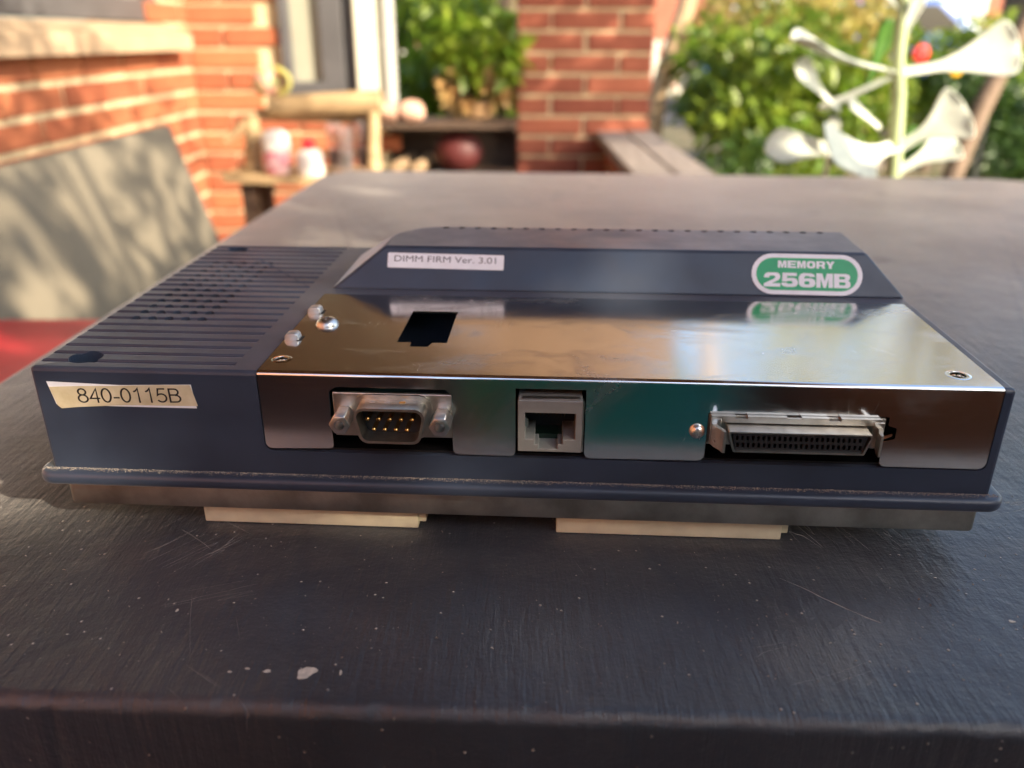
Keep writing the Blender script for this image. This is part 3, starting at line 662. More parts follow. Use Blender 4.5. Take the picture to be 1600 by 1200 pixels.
bmesh.ops.rotate(bm, cent=(0, 0, 0), matrix=Matrix.Rotation(R(90), 3, 'X'), verts=bm.verts); bmesh.ops.translate(bm, vec=(169.2, -.25, 35.4), verts=bm.verts)
a1 = bmesh.new(); box(a1, 168.0, -2.6, 35.25, 170.4, -1.2, 35.55); a2 = bmesh.new(); box(a2, 169.05, -2.6, 34.2, 169.35, -1.2, 36.6)
me = evaluated(bm, [BO(a1), BO(a2)]); me.transform(Matrix.Scale(.001, 4)); from_me('screw', me, 'zinc', dv, 40)
bm = bmesh.new(); prism(bm, [(213.4, 34.4), (217.1, 35.6), (216.9, 34.9), (213.6, 33.4)], [], .3, lambda u, v, h: (u, .4+h, v)); from_bm('spring_tab', scaled(bm), mat('copper_tab', (.5, .2, .1), .4, 1), sp)

# stickers
def place(me, mtx): me.transform(mtx); return me
def sheet(name, outline, frame, z, m, parent, th=.00006):
    bm = bmesh.new(); prism(bm, [(x*.001, y*.001) for x, y in outline], [], th); o = from_bm(name, bm, m, parent, mtx=frame@Matrix.Translation((0, 0, z))); return o
def letters(s, cx_, cy__, hgt, wid, frame, z, m, parent, bold=0., rot=0., shear=0.):
    if isinstance(bold, tuple):
        off, layers = bold; me = text_mesh(s, hgt*.001, wid*.001 if wid else None, off); bm = bmesh.new()
        for k, (dx, dy) in enumerate(layers):
            m2 = me.copy(); m2.transform(Matrix.Translation((dx*.001, dy*.001, k*.000012))); bm.from_mesh(m2); bpy.data.meshes.remove(m2)
        me = bpy.data.meshes.new('lettering'); bm.to_mesh(me); bm.free()
    else: me = text_mesh(s, hgt*.001, wid*.001 if wid else None, bold)
    sh = Matrix(((1, shear, 0, 0), (0, 1, 0, 0), (0, 0, 1, 0), (0, 0, 0, 1)))
    place(me, frame@Matrix.Translation((cx_*.001, cy__*.001, z))@Matrix.Rotation(rot, 4, 'Z')@sh)
    return from_me('lettering', me, m, parent)
FF = Matrix(((1, 0, 0, 0), (0, 0, -1, 0), (0, 1, 0, 0), (0, 0, 0, 1)))            # front face: u=x, v=z, n=-y
s1 = sheet('sticker', [(3.9, 44.6), (23, 44.0), (41.6, 44.6), (42.2, 38.0), (23, 38.0), (5.2, 38.2)], FF, .00002, 'label_white', dv); s1['label'] = 'white sticker under the tan one'
s2 = sheet('sticker', [(4.3, 43.1), (12, 43.5), (24, 43.9), (33, 44.3), (41.4, 44.5), (42.6, 38.7), (24, 38.5), (11, 37.6), (6.4, 37.1), (5.5, 38.0)], FF, .00012, 'label_tan', dv); s2['label'] = 'aged tan part number sticker'
def arc(cx_, cy__, rx, ry, a0, a1, n=14): return [(cx_+rx*math.cos(R(a)), cy__+ry*math.sin(R(a))) for a in np.linspace(a0, a1, n)]
def ribbon(pts, wd, closed):
    P = [Vector(p) for p in pts]; n = len(P); Lf, Rt = [], []
    for i in range(n):
        a_ = P[i-1] if (closed or i) else P[i]; b_ = P[(i+1) % n] if (closed or i < n-1) else P[i]
        u1 = (P[i]-a_); u2 = (b_-P[i]); u1 = u1.normalized() if u1.length else u2.normalized(); u2 = u2.normalized() if u2.length else u1
        nn = (Vector((-u1.y, u1.x))+Vector((-u2.y, u2.x))).normalized(); k = wd/2/max(.5, nn.dot(Vector((-u1.y, u1.x))))
        Lf.append(P[i]+nn*k); Rt.append(P[i]-nn*k)
    return (Lf, Rt) if closed else (Lf+Rt[::-1], None)
THIN = {'8': [(arc(.30, .74, .20, .205, 0, 342, 20), 1), (arc(.30, .29, .245, .245, 0, 342, 22), 1)], '4': [([(.44, 0), (.44, .95), (.06, .30), (.58, .30)], 0)],
        '0': [(arc(.30, .5, .235, .45, 0, 345, 26), 1)], '-': [([(.04, .34), (.36, .34)], 0)], '1': [([(.12, .74), (.26, .82), (.36, .97), (.36, 0)], 0)],
        '5': [([(.52, .93), (.16, .93), (.09, .50), (.18, .58)]+arc(.295, .325, .245, .27, 85, -150, 16), 0)],
        'B': [([(.10, .0), (.10, .97)], 0), ([(.10, .92), (.38, .92)]+arc(.38, .72, .19, .20, 80, -80, 10)+[(.12, .52)], 0), ([(.38, .5), (.42, .5)]+arc(.42, .275, .22, .225, 80, -80, 10)+[(.12, .05)], 0)]}
ADV = {'-': .40, 'B': .74}
def thin_text(t, x0, z0, hgt, frame, z, m, parent, wd=.10, rot=0., sx=1.):
    bm = bmesh.new(); x = 0; k = 0
    for ch in t:
        for pts, closed in THIN[ch]:
            k += 1; A_, B_ = ribbon(pts, wd, closed); prism(bm, [(x+p[0], p[1]) for p in A_], [[(x+p[0], p[1]) for p in B_]] if closed else [], .004, lambda u, v, h, k=k: (u, v, (h+k*.0012)/hgt*4))
        x += ADV.get(ch, .63)
    return from_bm('lettering', bm, m, parent, mtx=frame@Matrix.Translation((x0*.001, z0*.001, z))@Matrix.Rotation(rot, 4, 'Z')@Matrix.Diagonal((hgt*sx*.001, hgt*.001, .001, 1)))
thin_text('840-0115B', 11.3, 38.8, 4.15, FF, .00019, 'ink', s2, rot=R(1.6), sx=1.20)
FAT = {'M': ([(0, 0), (0, 1), (.36, 1), (.5, .45), (.64, 1), (1, 1), (1, 0), (.74, 0), (.74, .62), (.58, 0), (.42, 0), (.26, .62), (.26, 0)], []),
 'E': ([(0, 0), (0, 1), (1, 1), (1, .78), (.34, .78), (.34, .61), (.92, .61), (.92, .40), (.34, .40), (.34, .22), (1, .22), (1, 0)], []),
 'O': (rrect(0, 0, 1, 1, .34), [rrect(.32, .25, .68, .75, .14)]),
 'R': ([(0, 0), (0, 1), (.75, 1), (.92, .94), (1, .8), (1, .58), (.93, .46), (.84, .41), (.95, .33), (1, 0), (.68, 0), (.64, .26), (.55, .31), (.32, .31), (.32, 0)], [[(.32, .53), (.32, .79), (.66, .79), (.7, .66), (.66, .53)]]),
 'Y': ([(.34, 0), (.34, .38), (0, 1), (.36, 1), (.5, .64), (.64, 1), (1, 1), (.66, .38), (.66, 0)], []),
 'B': ([(0, 0), (0, 1), (.75, 1), (.92, .94), (.98, .8), (.96, .62), (.86, .53), (.97, .44), (1, .28), (.98, .1), (.85, 0)], [[(.32, .62), (.32, .80), (.64, .80), (.68, .71), (.64, .62)], [(.32, .20), (.32, .41), (.66, .41), (.71, .30), (.66, .20)]]),
 '2': ([(0, 0), (0, .22), (.55, .52), (.68, .62), (.7, .72), (.62, .79), (.42, .79), (.34, .73), (.34, .64), (.02, .64), (.02, .78), (.1, .93), (.26, 1), (.78, 1), (.94, .92), (1, .76), (.98, .58), (.86, .45), (.5, .24), (1, .24), (1, 0)], []),
 '5': ([(0, .30), (.33, .30), (.37, .22), (.62, .22), (.69, .32), (.62, .43), (.40, .43), (.34, .38), (.04, .38), (.08, 1), (.94, 1), (.94, .78), (.36, .78), (.35, .60), (.46, .64), (.76, .64), (.93, .56), (1, .42), (1, .22), (.9, .06), (.72, 0), (.28, 0), (.1, .06), (0, .18)], []),
 '6': ([(.26, 0), (.1, .07), (0, .24), (0, .72), (.1, .92), (.28, 1), (.74, 1), (.92, .92), (.98, .74), (.66, .74), (.6, .80), (.42, .80), (.34, .72), (.34, .60), (.44, .64), (.76, .64), (.93, .56), (1, .42), (1, .22), (.9, .06), (.72, 0)], [[(.34, .24), (.34, .36), (.42, .43), (.6, .43), (.67, .32), (.6, .2), (.42, .2)]])}
def fat_text(t, xc, z0, hgt, wid, frame, z, m, parent, rot=0., gap=.10):
    bm = bmesh.new(); n = len(t)
    for i, ch in enumerate(t):
        o_, hs_ = FAT[ch]; f = lambda u, v, h, i=i: (i*(1+gap)+u, v, h); prism(bm, o_, [h_ for h_ in hs_], .03, f)
    W_ = n+(n-1)*gap; c = Matrix.Translation((xc*.001, z0*.001, z))@Matrix.Rotation(rot, 4, 'Z')@Matrix.Diagonal((wid/W_*.001, hgt*.001, .001, 1))@Matrix.Translation((-W_/2, 0, 0))
    return from_bm('lettering', bm, m, parent, mtx=frame@c)
vdir = Vector((0, 7.35, 12.9)).normalized(); ndir = Vector((1, 0, 0)).cross(vdir)
FS = Matrix(((1, vdir.x, ndir.x, 0), (0, vdir.y, ndir.y, .0704), (0, vdir.z, ndir.z, .0483), (0, 0, 0, 1)))
rot_ = Matrix.Rotation(R(-1.1), 4, 'Z')
def tr(pts, cx_, cy__, a): c, s = math.cos(a), math.sin(a); return [(cx_+x*c-y*s, cy__+x*s+y*c) for x, y in pts]
s3 = sheet('sticker', tr(rrect(-19.1, -2.5, 19.1, 2.5, .4), 97.0, 10.0, R(-.6)), FS, .00010, 'label_white', dv); s3['label'] = 'white firmware version sticker'
letters('DIMM FIRM Ver. 3.01', 96.8, 10.6, 2.05, 33.4, FS, .00018, 'greyink', s3, rot=R(-.6), bold=0.)
def stad(w_, h_, n=14):
    r = h_/2; return [(w_/2-r+r*math.cos(R(a)), r*math.sin(R(a))) for a in np.linspace(-90, 90, n)]+[(-w_/2+r+r*math.cos(R(a)), r*math.sin(R(a))) for a in np.linspace(90, 270, n)]
s4 = sheet('sticker', tr(stad(34.9, 13.3), 213.1, 7.6, R(-.4)), FS, .00010, 'label_white', dv); s4['label'] = 'white bordered green memory sticker'
g4 = sheet('green_field', tr(stad(31.9, 10.5), 213.1, 7.6, R(-.4)), FS, .00017, 'label_green', s4)
fat_text('MEMORY', 212.9, 9.6, 2.35, 17.8, FS, .00024, 'label_white', s4, rot=R(-.4), gap=.12)
fat_text('256MB', 213.1, 3.4, 4.6, 27.2, FS, .00024, 'label_white', s4, rot=R(-.4), gap=.06)

# ================================================================== BENCH, CUSHION
bn = thing('garden_bench', 'dark timber garden bench with a leaning beige back panel, beside the table', 'bench')
me_ = boxbm(-.575, .15, -.212, -.551, 1.507, .0, bev=.004)
bp_ = bmesh.new(); prism(bp_, [(-.560, -.225), (-.536, -.225), (-.600, -.016), (-.624, -.018)], [], 1.355, lambda u, v, h: (u, .15+h, v)); me_.free()
me = evaluated(bp_, [('BEVEL', dict(width=.004, segments=2, limit_method='ANGLE', angle_limit=R(50)))]); from_me('backrest', me, 'beige', bn, 40)
for i in range(4): from_bm('slat', boxbm(-.575+i*.088, .1, -.262, -.575+i*.088+.080, 1.56, -.240, bev=.003, seg=1), 'darkwood', bn)
for y in (.2, .85, 1.48):
    from_bm('leg', boxbm(-.56, y-.025, -.72, -.51, y+.025, -.262, bev=.003, seg=1), 'darkwood', bn); from_bm('leg', boxbm(-.28, y-.025, -.72, -.24, y+.025, -.262, bev=.003, seg=1), 'darkwood', bn)
bm = boxbm(-.545, .12, -.238, -.225, .78, -.128, bev=.018, seg=4)
tag(from_bm('seat_cushion', bm, 'red', None, 40), 'thick glossy red vinyl cushion lying on the bench', 'cushion')

# ================================================================== RUSTIC SHELF and what stands on it
rs = thing('rustic_shelf', 'small rustic shelf of pale rough wood with a log across its top', 'shelf', (0, 0, 0))
bm = bmesh.new(); cyl(bm, (-.675, 2.42, -.052), (-.365, 2.42, -.040), .028, .034, 12); from_bm('log', bm, 'rustic', rs, 50)
bm = bmesh.new(); prism(bm, [(-.80, -.222), (-.79, -.243), (-.40, -.252), (-.385, -.232)], [], .24, lambda u, v, h: (u, 2.30+h, v)); from_bm('base_board', bm, 'rustic', rs)
bm = bmesh.new(); cyl(bm, (-.735, 2.40, -.225), (-.728, 2.41, -.075), .026, .020, 9); from_bm('post', bm, 'rustic', rs, 50)
bm = bmesh.new(); cyl(bm, (-.392, 2.38, -.23), (-.386, 2.41, -.06), .020, .016, 9); from_bm('post', bm, 'rustic', rs, 50)
bm = bmesh.new(); cyl(bm, (-.728, 2.41, -.08), (-.800, 2.38, -.145), .016, .010, 8); from_bm('branch', bm, 'rustic', rs, 50)
bm = bmesh.new(); prism(bm, [(-.73, -.09), (-.40, -.10), (-.40, -.055), (-.62, -.045), (-.72, -.06)], [], .02, lambda u, v, h: (u, 2.44+h, v)); from_bm('back_board', bm, 'rustic', rs)
from_bm('leg', boxbm(-.76, 2.34, -.72, -.72, 2.38, -.245), 'darkwood', rs); from_bm('leg', boxbm(-.45, 2.34, -.72, -.41, 2.38, -.25), 'darkwood', rs)
from_bm('leg', boxbm(-.76, 2.48, -.72, -.72, 2.52, -.245), 'darkwood', rs); from_bm('leg', boxbm(-.45, 2.48, -.72, -.41, 2.52, -.25), 'darkwood', rs)
jar = thing('lidded_jar', 'pink patterned jar with rounded white lid, first on the rustic shelf', 'jar', (-.655, 2.36, -.226))
bm = bmesh.new(); lathe(bm, [(.030, 0), (.036, .008), (.038, .035), (.036, .062)], n=18); from_bm('body', bm, 'pink', jar, 40)
bm = bmesh.new(); lathe(bm, [(.038, .064), (.040, .075), (.037, .105), (.024, .118), (.004, .12)], n=18); from_bm('lid', bm, 'white_glaze', jar, 50)
btl = thing('white_bottle', 'squat white bottle with red cap in the middle of the rustic shelf', 'bottle', (-.562, 2.35, -.228))
bm = bmesh.new(); lathe(bm, [(.034, 0), (.038, .01), (.037, .05), (.028, .066), (.018, .070)], n=18); from_bm('body', bm, 'white_glaze', btl, 50)
bm = bmesh.new(); lathe(bm, [(.018, .071), (.018, .093), (.012, .098)], n=16); from_bm('cap', bm, 'redplastic', btl, 40)
for i, (x, y, l_, s_) in enumerate(((-.505, 2.42, 'tall pinkish drinking glass behind the white bottle', 1.), (-.462, 2.36, 'pinkish drinking glass with pale top, second right of the white bottle', .95), (-.425, 2.43, 'pinkish drinking glass against the right post of the rustic shelf', 1.05))):
    g = thing('drinking_glass', l_, 'glass', (x, y, -.228), group='glasses on the rustic shelf')
    bm = bmesh.new(); lathe(bm, [(.018*s_, 0), (.021*s_, .10*s_), (.023*s_, .135*s_), (.020*s_, .133*s_), (.018*s_, .02), (.004, .012)], n=16); from_bm('bowl', bm, 'clear', g, 50)
    bm = bmesh.new(); lathe(bm, [(.0175*s_, .02), (.0185*s_, .06*s_), (.004, .062*s_)], n=16); from_bm('candle', bm, 'pink' if i % 2 == 0 else 'white_glaze', g, 50)
jug = thing('floral_jug', 'small round floral jug with yellow handle on the left of the log', 'jug', (-.680, 2.42, -.022))
bm = bmesh.new(); lathe(bm, [(.022, 0), (.036, .015), (.038, .035), (.028, .056), (.024, .066), (.020, .064)], n=18); from_bm('body', bm, mat('floral_glaze', (.25, .34, .08), .3, base2=(.75, .35, .30), vscale=40), jug, 50)
bm = bmesh.new()
pts = [Vector((.02+.045*math.sin(a), 0, .036+.034*math.cos(a))) for a in np.linspace(.2, 2.9, 9)]
for a, b in zip(pts, pts[1:]): cyl(bm, a, b, .0075, n=8)
from_bm('handle', bm, mat('yellow_glaze', (.62, .58, .16), .3), jug, 60)

# ledge beyond: timber seat between corner post and pillar, with dark hollow under it
ld = thing('timber_ledge', 'dark timber ledge spanning from the corner post to the brick pillar', 'ledge')
for i in range(3): from_bm('plank', boxbm(-.50, 2.90+i*.1, -.160, .015, 2.99+i*.1, -.140, bev=.003, seg=1), 'darkwood', ld)
from_bm('back_board', boxbm(-.50, 3.22, -.72, .015, 3.24, -.162), 'darkwood', ld); from_bm('lower_shelf', boxbm(-.50, 2.92, -.335, .012, 3.215, -.318), 'darkwood', ld)  # back board added to make the hollow dark
for x in (-.48, -.03): from_bm('leg', boxbm(x, 2.92, -.72, x+.035, 2.96, -.336), 'darkwood', ld)
bm = bmesh.new(); bmesh.ops.create_icosphere(bm, subdivisions=3, radius=.072, matrix=Matrix.Translation((-.19, 3.02, -.246))@Matrix.Diagonal((1.15, 1, 1, 1)))
tag(from_bm('red_ball', bm, mat('dull_red', (.08, .012, .011), .6, var=.2, vscale=18), None, 180), 'dull red ball in the dark hollow under the timber ledge', 'ball')
for i, (x, z, l_) in enumerate(((-.40, -.292, 'split firewood log on the shelf under the ledge, left of the red ball'), (-.33, -.294, 'thinner firewood log touching the red ball side'))):
    bm = bmesh.new(); cyl(bm, (x, 2.95, z), (x+.02, 3.2, z), .024-.002*i, .022, 9); tag(from_bm('firewood_log', bm, 'bark_pale', None, 50), l_, 'log')
for i, (x, y, r, l_) in enumerate(((-.42, 2.95, .045, 'rounded pink stone beside the downpipe, duller and further left'), (-.345, 2.945, .050, 'larger rounded peach pink stone at the end of the ledge'))):
    bm = bmesh.new(); bmesh.ops.create_icosphere(bm, subdivisions=3, radius=r, matrix=Matrix.Translation((x, y, -.140+r*.72))@Matrix.Diagonal((1, .8, .75, 1)))
    for v in bm.verts: v.co.x += .004*math.sin(v.co.z*90+i); v.co.y += .004*math.sin(v.co.x*70)
    tag(from_bm('stone', bm, 'pinkstone', None, 180), l_, 'stone')

# ================================================================== PLANTS
def leaf_cloud(name, parent, m, clumps, n, size, fold=.25, aspect=2.2, droop=.3, kind=None):
    """n small folded leaves spread through ellipsoid clumps [(cx,cy,cz,rx,ry,rz)]"""
    wts = np.array([c[3]*c[4]*c[5] for c in clumps])**.75; wts /= wts.sum()
    idx = np.random.choice(len(clumps), n, p=wts); C = np.array(clumps)[idx]
    d = np.random.normal(size=(n, 3)); d /= np.linalg.norm(d, axis=1)[:, None]
    rr = np.random.uniform(.25, 1, n)**(1/2.2); pos = C[:, :3]+d*C[:, 3:]*rr[:, None]*(1+.12*np.random.normal(size=(n, 1)))
    ax = d*.6+np.random.normal(size=(n, 3))*.6; ax[:, 2] -= droop; ax /= np.linalg.norm(ax, axis=1)[:, None]
    up = np.random.normal(size=(n, 3)); up[:, 2] += 1.0; sd = np.cross(ax, up); sd /= np.linalg.norm(sd, axis=1)[:, None]; nn = np.cross(sd, ax)
    s = size*np.random.uniform(.6, 1.3, n)[:, None]; w_ = s/aspect
    v0 = pos; v1 = pos+ax*s*.45+sd*w_*.5+nn*w_*fold; v2 = pos+ax*s; v3 = pos+ax*s*.45-sd*w_*.5+nn*w_*fold
    V = np.stack([v0, v1, v2, v3], 1).reshape(-1, 3); base = np.arange(n)*4
    F = np.stack([np.stack([base, base+1, base+2], 1), np.stack([base, base+2, base+3], 1)], 1).reshape(-1, 3)
    me = bpy.data.meshes.new(name); me.vertices.add(len(V)); me.vertices.foreach_set('co', V.ravel()); me.loops.add(len(F)*3); me.loops.foreach_set('vertex_index', F.ravel().astype(np.int32))
    me.polygons.add(len(F)); me.polygons.foreach_set('loop_start', np.arange(0, len(F)*3, 3, dtype=np.int32)); me.polygons.foreach_set('loop_total', np.full(len(F), 3, dtype=np.int32)); me.update(calc_edges=True); me.validate()
    return from_me(name, me, m, parent)
def limb(bm, pts, r0, r1, n=9):
    k = len(pts)-1; pts = [Vector(p) for p in pts]
    rings = []
    for i, p in enumerate(pts):
        d = (pts[min(i+1, k)]-pts[max(i-1, 0)]).normalized(); q = d.to_track_quat('Z', 'Y'); r = r0+(r1-r0)*i/k
        rings.append([bm.verts.new(p+q@Vector((r*(1+.1*math.sin(3*j+i))*math.cos(2*math.pi*j/n), r*math.sin(2*math.pi*j/n), 0))) for j in range(n)])
    for a, b in zip(rings, rings[1:]):
        for j in range(n): bm.faces.new((a[j], a[(j+1) % n], b[(j+1) % n], b[j]))
    bm.faces.new(rings[0][::-1]); bm.faces.new(rings[-1])
def clumps_in(c, r, k, cr):
    out = []
    for _ in range(k):
        d = Vector((random.gauss(0, 1), random.gauss(0, 1), random.gauss(0, 1))).normalized()*random.uniform(.35, 1)
        s = random.uniform(.7, 1.25)*cr; out.append((c[0]+d.x*r[0], c[1]+d.y*r[1], c[2]+d.z*r[2], s, s, s*.75))
    return out
def bush(label, c, r, n, size, m, group=None, cr=None, cat='bush', name='garden_bush', k=16):
    t = thing(name, label, cat, (0, 0, 0), group=group); base = (c[0], c[1], -.86)
    leaf_cloud('foliage', t, m, clumps_in(c, r, k, cr or min(r)*.5), n, size)
    bm = bmesh.new()
    for _ in range(6):
        e = (c[0]+random.uniform(-.6, .6)*r[0], c[1]+random.uniform(-.6, .6)*r[1], c[2]+random.uniform(-.2, .6)*r[2]); mid = [(a+b)/2+random.uniform(-.04, .04) for a, b in zip(base, e)]
        limb(bm, [base, mid, e], .022, .006, 6)
    from_bm('stem', bm, 'bark', t, 60); return t
def tree(label, pts, r0, r1, crown_c, crown_r, n, size, m, bark='bark', name='garden_tree', k=26, cr=None, group=None):
    t = thing(name, label, 'tree', group=group); bm = bmesh.new(); limb(bm, pts, r0, r1, 10)
    from_bm('trunk', bm, bark, t, 60); bm = bmesh.new(); top = Vector(pts[-1])
    for _ in range(7):
        e = Vector(crown_c)+Vector((random.uniform(-.7, .7)*crown_r[0], random.uniform(-.7, .7)*crown_r[1], random.uniform(-.4, .6)*crown_r[2])); limb(bm, [top, (top+e)/2+Vector((0, 0, .1)), e], r1*.7, r1*.15, 6)
    from_bm('branches', bm, bark, t, 60)
    leaf_cloud('crown', t, m, clumps_in(crown_c, crown_r, k, cr or min(crown_r)*.42), n, size); return t

bush('dense green and yellow leaved bush right of the pillar', (1.32, 4.3, -.22), (.44, .45, .50), 3900, .090, 'leaf', cr=.20)
bush('loose mixed bush standing behind the dense one', (1.75, 5.4, -.05), (.62, .4, .52), 3200, .085, 'leaf_gold', cr=.2)
bush('sparse pale shrub in front of the blue car', (2.3, 6.6, .02), (.8, .4, .45), 1300, .10, 'leaf_lime', cr=.2)
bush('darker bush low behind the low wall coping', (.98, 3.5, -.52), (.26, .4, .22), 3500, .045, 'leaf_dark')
bush('bright lime bush between the downpipe and the pillar', (-.12, 3.9, -.03), (.42, .25, .24), 1500, .095, 'leaf_lime')
bush('mid green bush behind the lime one', (-.45, 5.0, .02), (.75, .4, .50), 7000, .075, 'leaf')
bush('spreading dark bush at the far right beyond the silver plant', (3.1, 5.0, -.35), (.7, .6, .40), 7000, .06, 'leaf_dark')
bush('sunny green bush in the middle right distance', (3.3, 6.8, -.15), (.8, .5, .40), 6000, .075, 'leaf_lime')
bush('tall mixed green bush left of the blue car', (1.62, 6.2, -.15), (.40, .4, .45), 3500, .075, 'leaf')
bush('low green bush on the garden edge right of the table', (2.1, 3.4, -.70), (.6, .5, .16), 4000, .045, 'leaf')
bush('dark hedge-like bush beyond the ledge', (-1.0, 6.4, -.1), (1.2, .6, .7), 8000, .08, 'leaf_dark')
# unseen hedge, added outside the verandah to keep the sun off the table
hd_ = thing('added_hedge', 'tall clipped dark green hedge, unseen, added outside the verandah to block sun from the table', 'hedge')
_n = 42000; _c = [(1.60, -2.4+.155*i, -.80+.178*j, .28, .12, .13) for i in range(16) for j in range(11)]
_o = leaf_cloud('foliage', hd_, 'leaf_shade', _c, _n, .075)
bm = bmesh.new()
for i in range(9): limb(bm, [(1.6, -2.3+.3*i, -.86), (1.62, -2.28+.3*i, .1), (1.58, -2.25+.3*i, .9)], .02, .008, 6)
from_bm('stem', bm, 'bark', hd_, 60)
bush('tall dark laurel added unseen behind the photographer to shade the house wall', (1.70, -3.3, .45), (.6, 1.25, 1.45), 26000, .10, 'leaf_shade', cr=.36, k=70)  # added out of view to block sun from the wall behind the camera
tree('young tree beside the verandah that dapples the wall with shade', [(1.9, -.7, -.86), (1.85, -.65, .3), (1.8, -.6, 1.0)], .035, .02, (1.75, -.45, 1.62), (.42, 1.0, .42), 1200, .075, 'leaf', 'bark', k=16, cr=.2)
tree('slender garden tree that dapples the pillar with shade', [(2.4, 1.7, -.86), (2.35, 1.75, .2), (2.3, 1.75, .8)], .035, .02, (2.25, 1.75, 1.15), (.4, .45, .45), 1100, .08, 'leaf', 'bark', k=12, cr=.2)
tree('leaning pale tan tree trunk right of the pillar', [(.70, 4.45, -.86), (.745, 4.5, -.15), (.86, 4.52, .25), (1.05, 4.6, 1.0), (1.25, 4.8, 2.1)], .055, .035, (1.5, 5.2, 2.9), (1.3, 1.1, .8), 900, .11, 'leaf_gold', 'bark_pale')
tree('dark slanting tree at the right edge', [(1.95, 3.9, -.86), (2.15, 4.0, -.2), (2.45, 4.1, .6), (2.7, 4.3, 1.8)], .05, .03, (2.9, 4.8, 2.6), (1.2, 1.1, .7), 700, .12, 'leaf_gold', 'bark')
tree('thick grey trunked tree behind the gap left of the pillar', [(-.02, 5.6, -.86), (-.05, 5.6, .4), (-.1, 5.7, 2.2)], .13, .10, (-.2, 6.2, 3.5), (1.9, 1.3, 1.1), 14000, .11, 'leaf_lime', 'bark')
tree('big sunlit tree across the right of the garden', [(4.6, 8.4, -.86), (4.7, 8.4, .8), (4.5, 8.6, 2.4)], .18, .12, (4.4, 8.8, 3.7), (2.6, 1.8, 1.5), 1300, .17, 'leaf_gold', 'bark')
#tree('tall street tree behind the parked blue car', [(2.2, 16.2, -.86), (2.2, 16.2, 1.5), (2.4, 16.2, 3.5)], .2, .14, (2.3, 16.4, 5.2), (3, 2, 2), 12000, .2, 'leaf', 'bark')
tree('spreading street tree left of the blue car', [(-3.6, 14.8, -.86), (-3.6, 14.8, 1.5), (-3.4, 14.8, 3.0)], .2, .14, (-3.4, 15, 4.4), (3, 2, 1.9), 12000, .2, 'leaf_dark', 'bark')

# tan pot with curled dry leaves on the ledge
pt = thing('leafy_pot', 'tan pot with curled dry leaves on the ledge by the pillar', 'plant', (-.12, 3.12, -.138))
bm = bmesh.new(); lathe(bm, [(.040, 0), (.050, .045), (.055, .052), (.048, .052), (.04, .04)], n=18); from_bm('pot', bm, mat('tan_pot', (.58, .36, .18), .7, var=.1), pt, 40)
for cl, mm, k_, s_ in (([(-.03, 0, .10, .13, .06, .06)], 'leaf_dry', 80, .07), ([(.05, 0, .20, .12, .07, .09), (-.07, .03, .24, .1, .05, .08)], 'leaf_lime', 170, .08)):
    leaf_cloud('leaves', pt, mm, cl, k_, s_, aspect=1.6)

# silver plant
sp_ = thing('silver_plant', 'silvery white plant with opposite paddle leaves, sunlit at the far table edge', 'plant', (0, 0, 0))
bm = bmesh.new(); limb(bm, [(.500, 1.10, -.13), (.4965, 1.10, -.03), (.486, 1.10, .06), (.478, 1.10, .10), (.470, 1.10, .20), (.465, 1.1, .27)], .0105, .0065, 10); from_bm('stem', bm, mat('green_stem', (.40, .48, .24), .5, var=.1), sp_, 60)
def paddle(a, b, w0, w1, up=(0, -1, .35), cup=.25, sag=0., m='silver', th=.0022, flare=.78):
    """leaf from a to b: narrow stalk widening to a cupped round end; up is the blade normal"""
    a, b = Vector(a), Vector(b); ax = (b-a); L_ = ax.length; ax.normalize(); upv = Vector(up); sd = ax.cross(upv).normalized(); nn = sd.cross(ax)
    w1 *= 1.28; NS, NW = 16, 8; bm = bmesh.new(); G = []
    for i in range(NS+1):
        t = i/NS; s = min(1, max(0, (t-.16)/(flare)))**1.5; s = s*s*(3-2*s); wd = w0+(w1-w0)*s
        if t > .86: wd *= math.sqrt(max(0, 1-((t-.86)/.145)**2))
        row = []
        for j in range(NW+1):
            q = j/NW*2-1; p = a+ax*(t*L_)+sd*(q*wd/2)+nn*(cup*wd*q*q*.5+sag*math.sin(math.pi*t)*L_+.10*L_*max(0, t-.7)*(1))
            row.append(p)
        G.append(row)
    V = [[bm.verts.new(p) for p in r_] for r_ in G]
    for i in range(NS):
        for j in range(NW): bm.faces.new((V[i][j], V[i][j+1], V[i+1][j+1], V[i+1][j]))
    me = evaluated(bm, [('SOLIDIFY', dict(thickness=th, offset=0)), ('SUBSURF', dict(levels=1))]); return from_me('leaf', me, m, sp_, 180)
Y = 1.10
paddle((.480, Y, .086), (.335, Y-.02, .120), .012, .046, up=(.1, -.25, 1), cup=.5, sag=-.02)
paddle((.484, Y, .086), (.614, Y-.02, .112), .012, .060, up=(-.1, -.95, .55), cup=.45, sag=-.03)
paddle((.478, Y, .084), (.392, Y+.01, .040), .008, .012, up=(0, -.6, 1))
paddle((.415, Y, .040), (.346, Y-.01, .096), .008, .032, up=(.5, -.9, .5), cup=.4)
paddle((.498, Y, -.004), (.566, Y-.02, .045), .014, .060, up=(-.3, -1, .3), cup=.35)
paddle((.500, Y, .000), (.390, Y-.07, -.016), .018, .085, up=(0, -.75, .75), cup=.35, sag=-.03)
paddle((.480, Y+.02, -.02), (.330, Y+.02, -.012), .012, .042, up=(0, -.8, .6), cup=.5, sag=.08)
paddle((.500, Y, -.035), (.570, Y, .005), .012, .045, up=(-.4, -.8, .3), cup=.5)
paddle((.455, Y+.03, .060), (.470, Y+.03, .150), .010, .036, up=(.5, -1, .1), cup=.4, m='greenleaf')
paddle((.500, Y+.02, -.045), (.545, Y+.03, .012), .012, .038, up=(-.5, -1, .1), cup=.4, m='greenleaf')
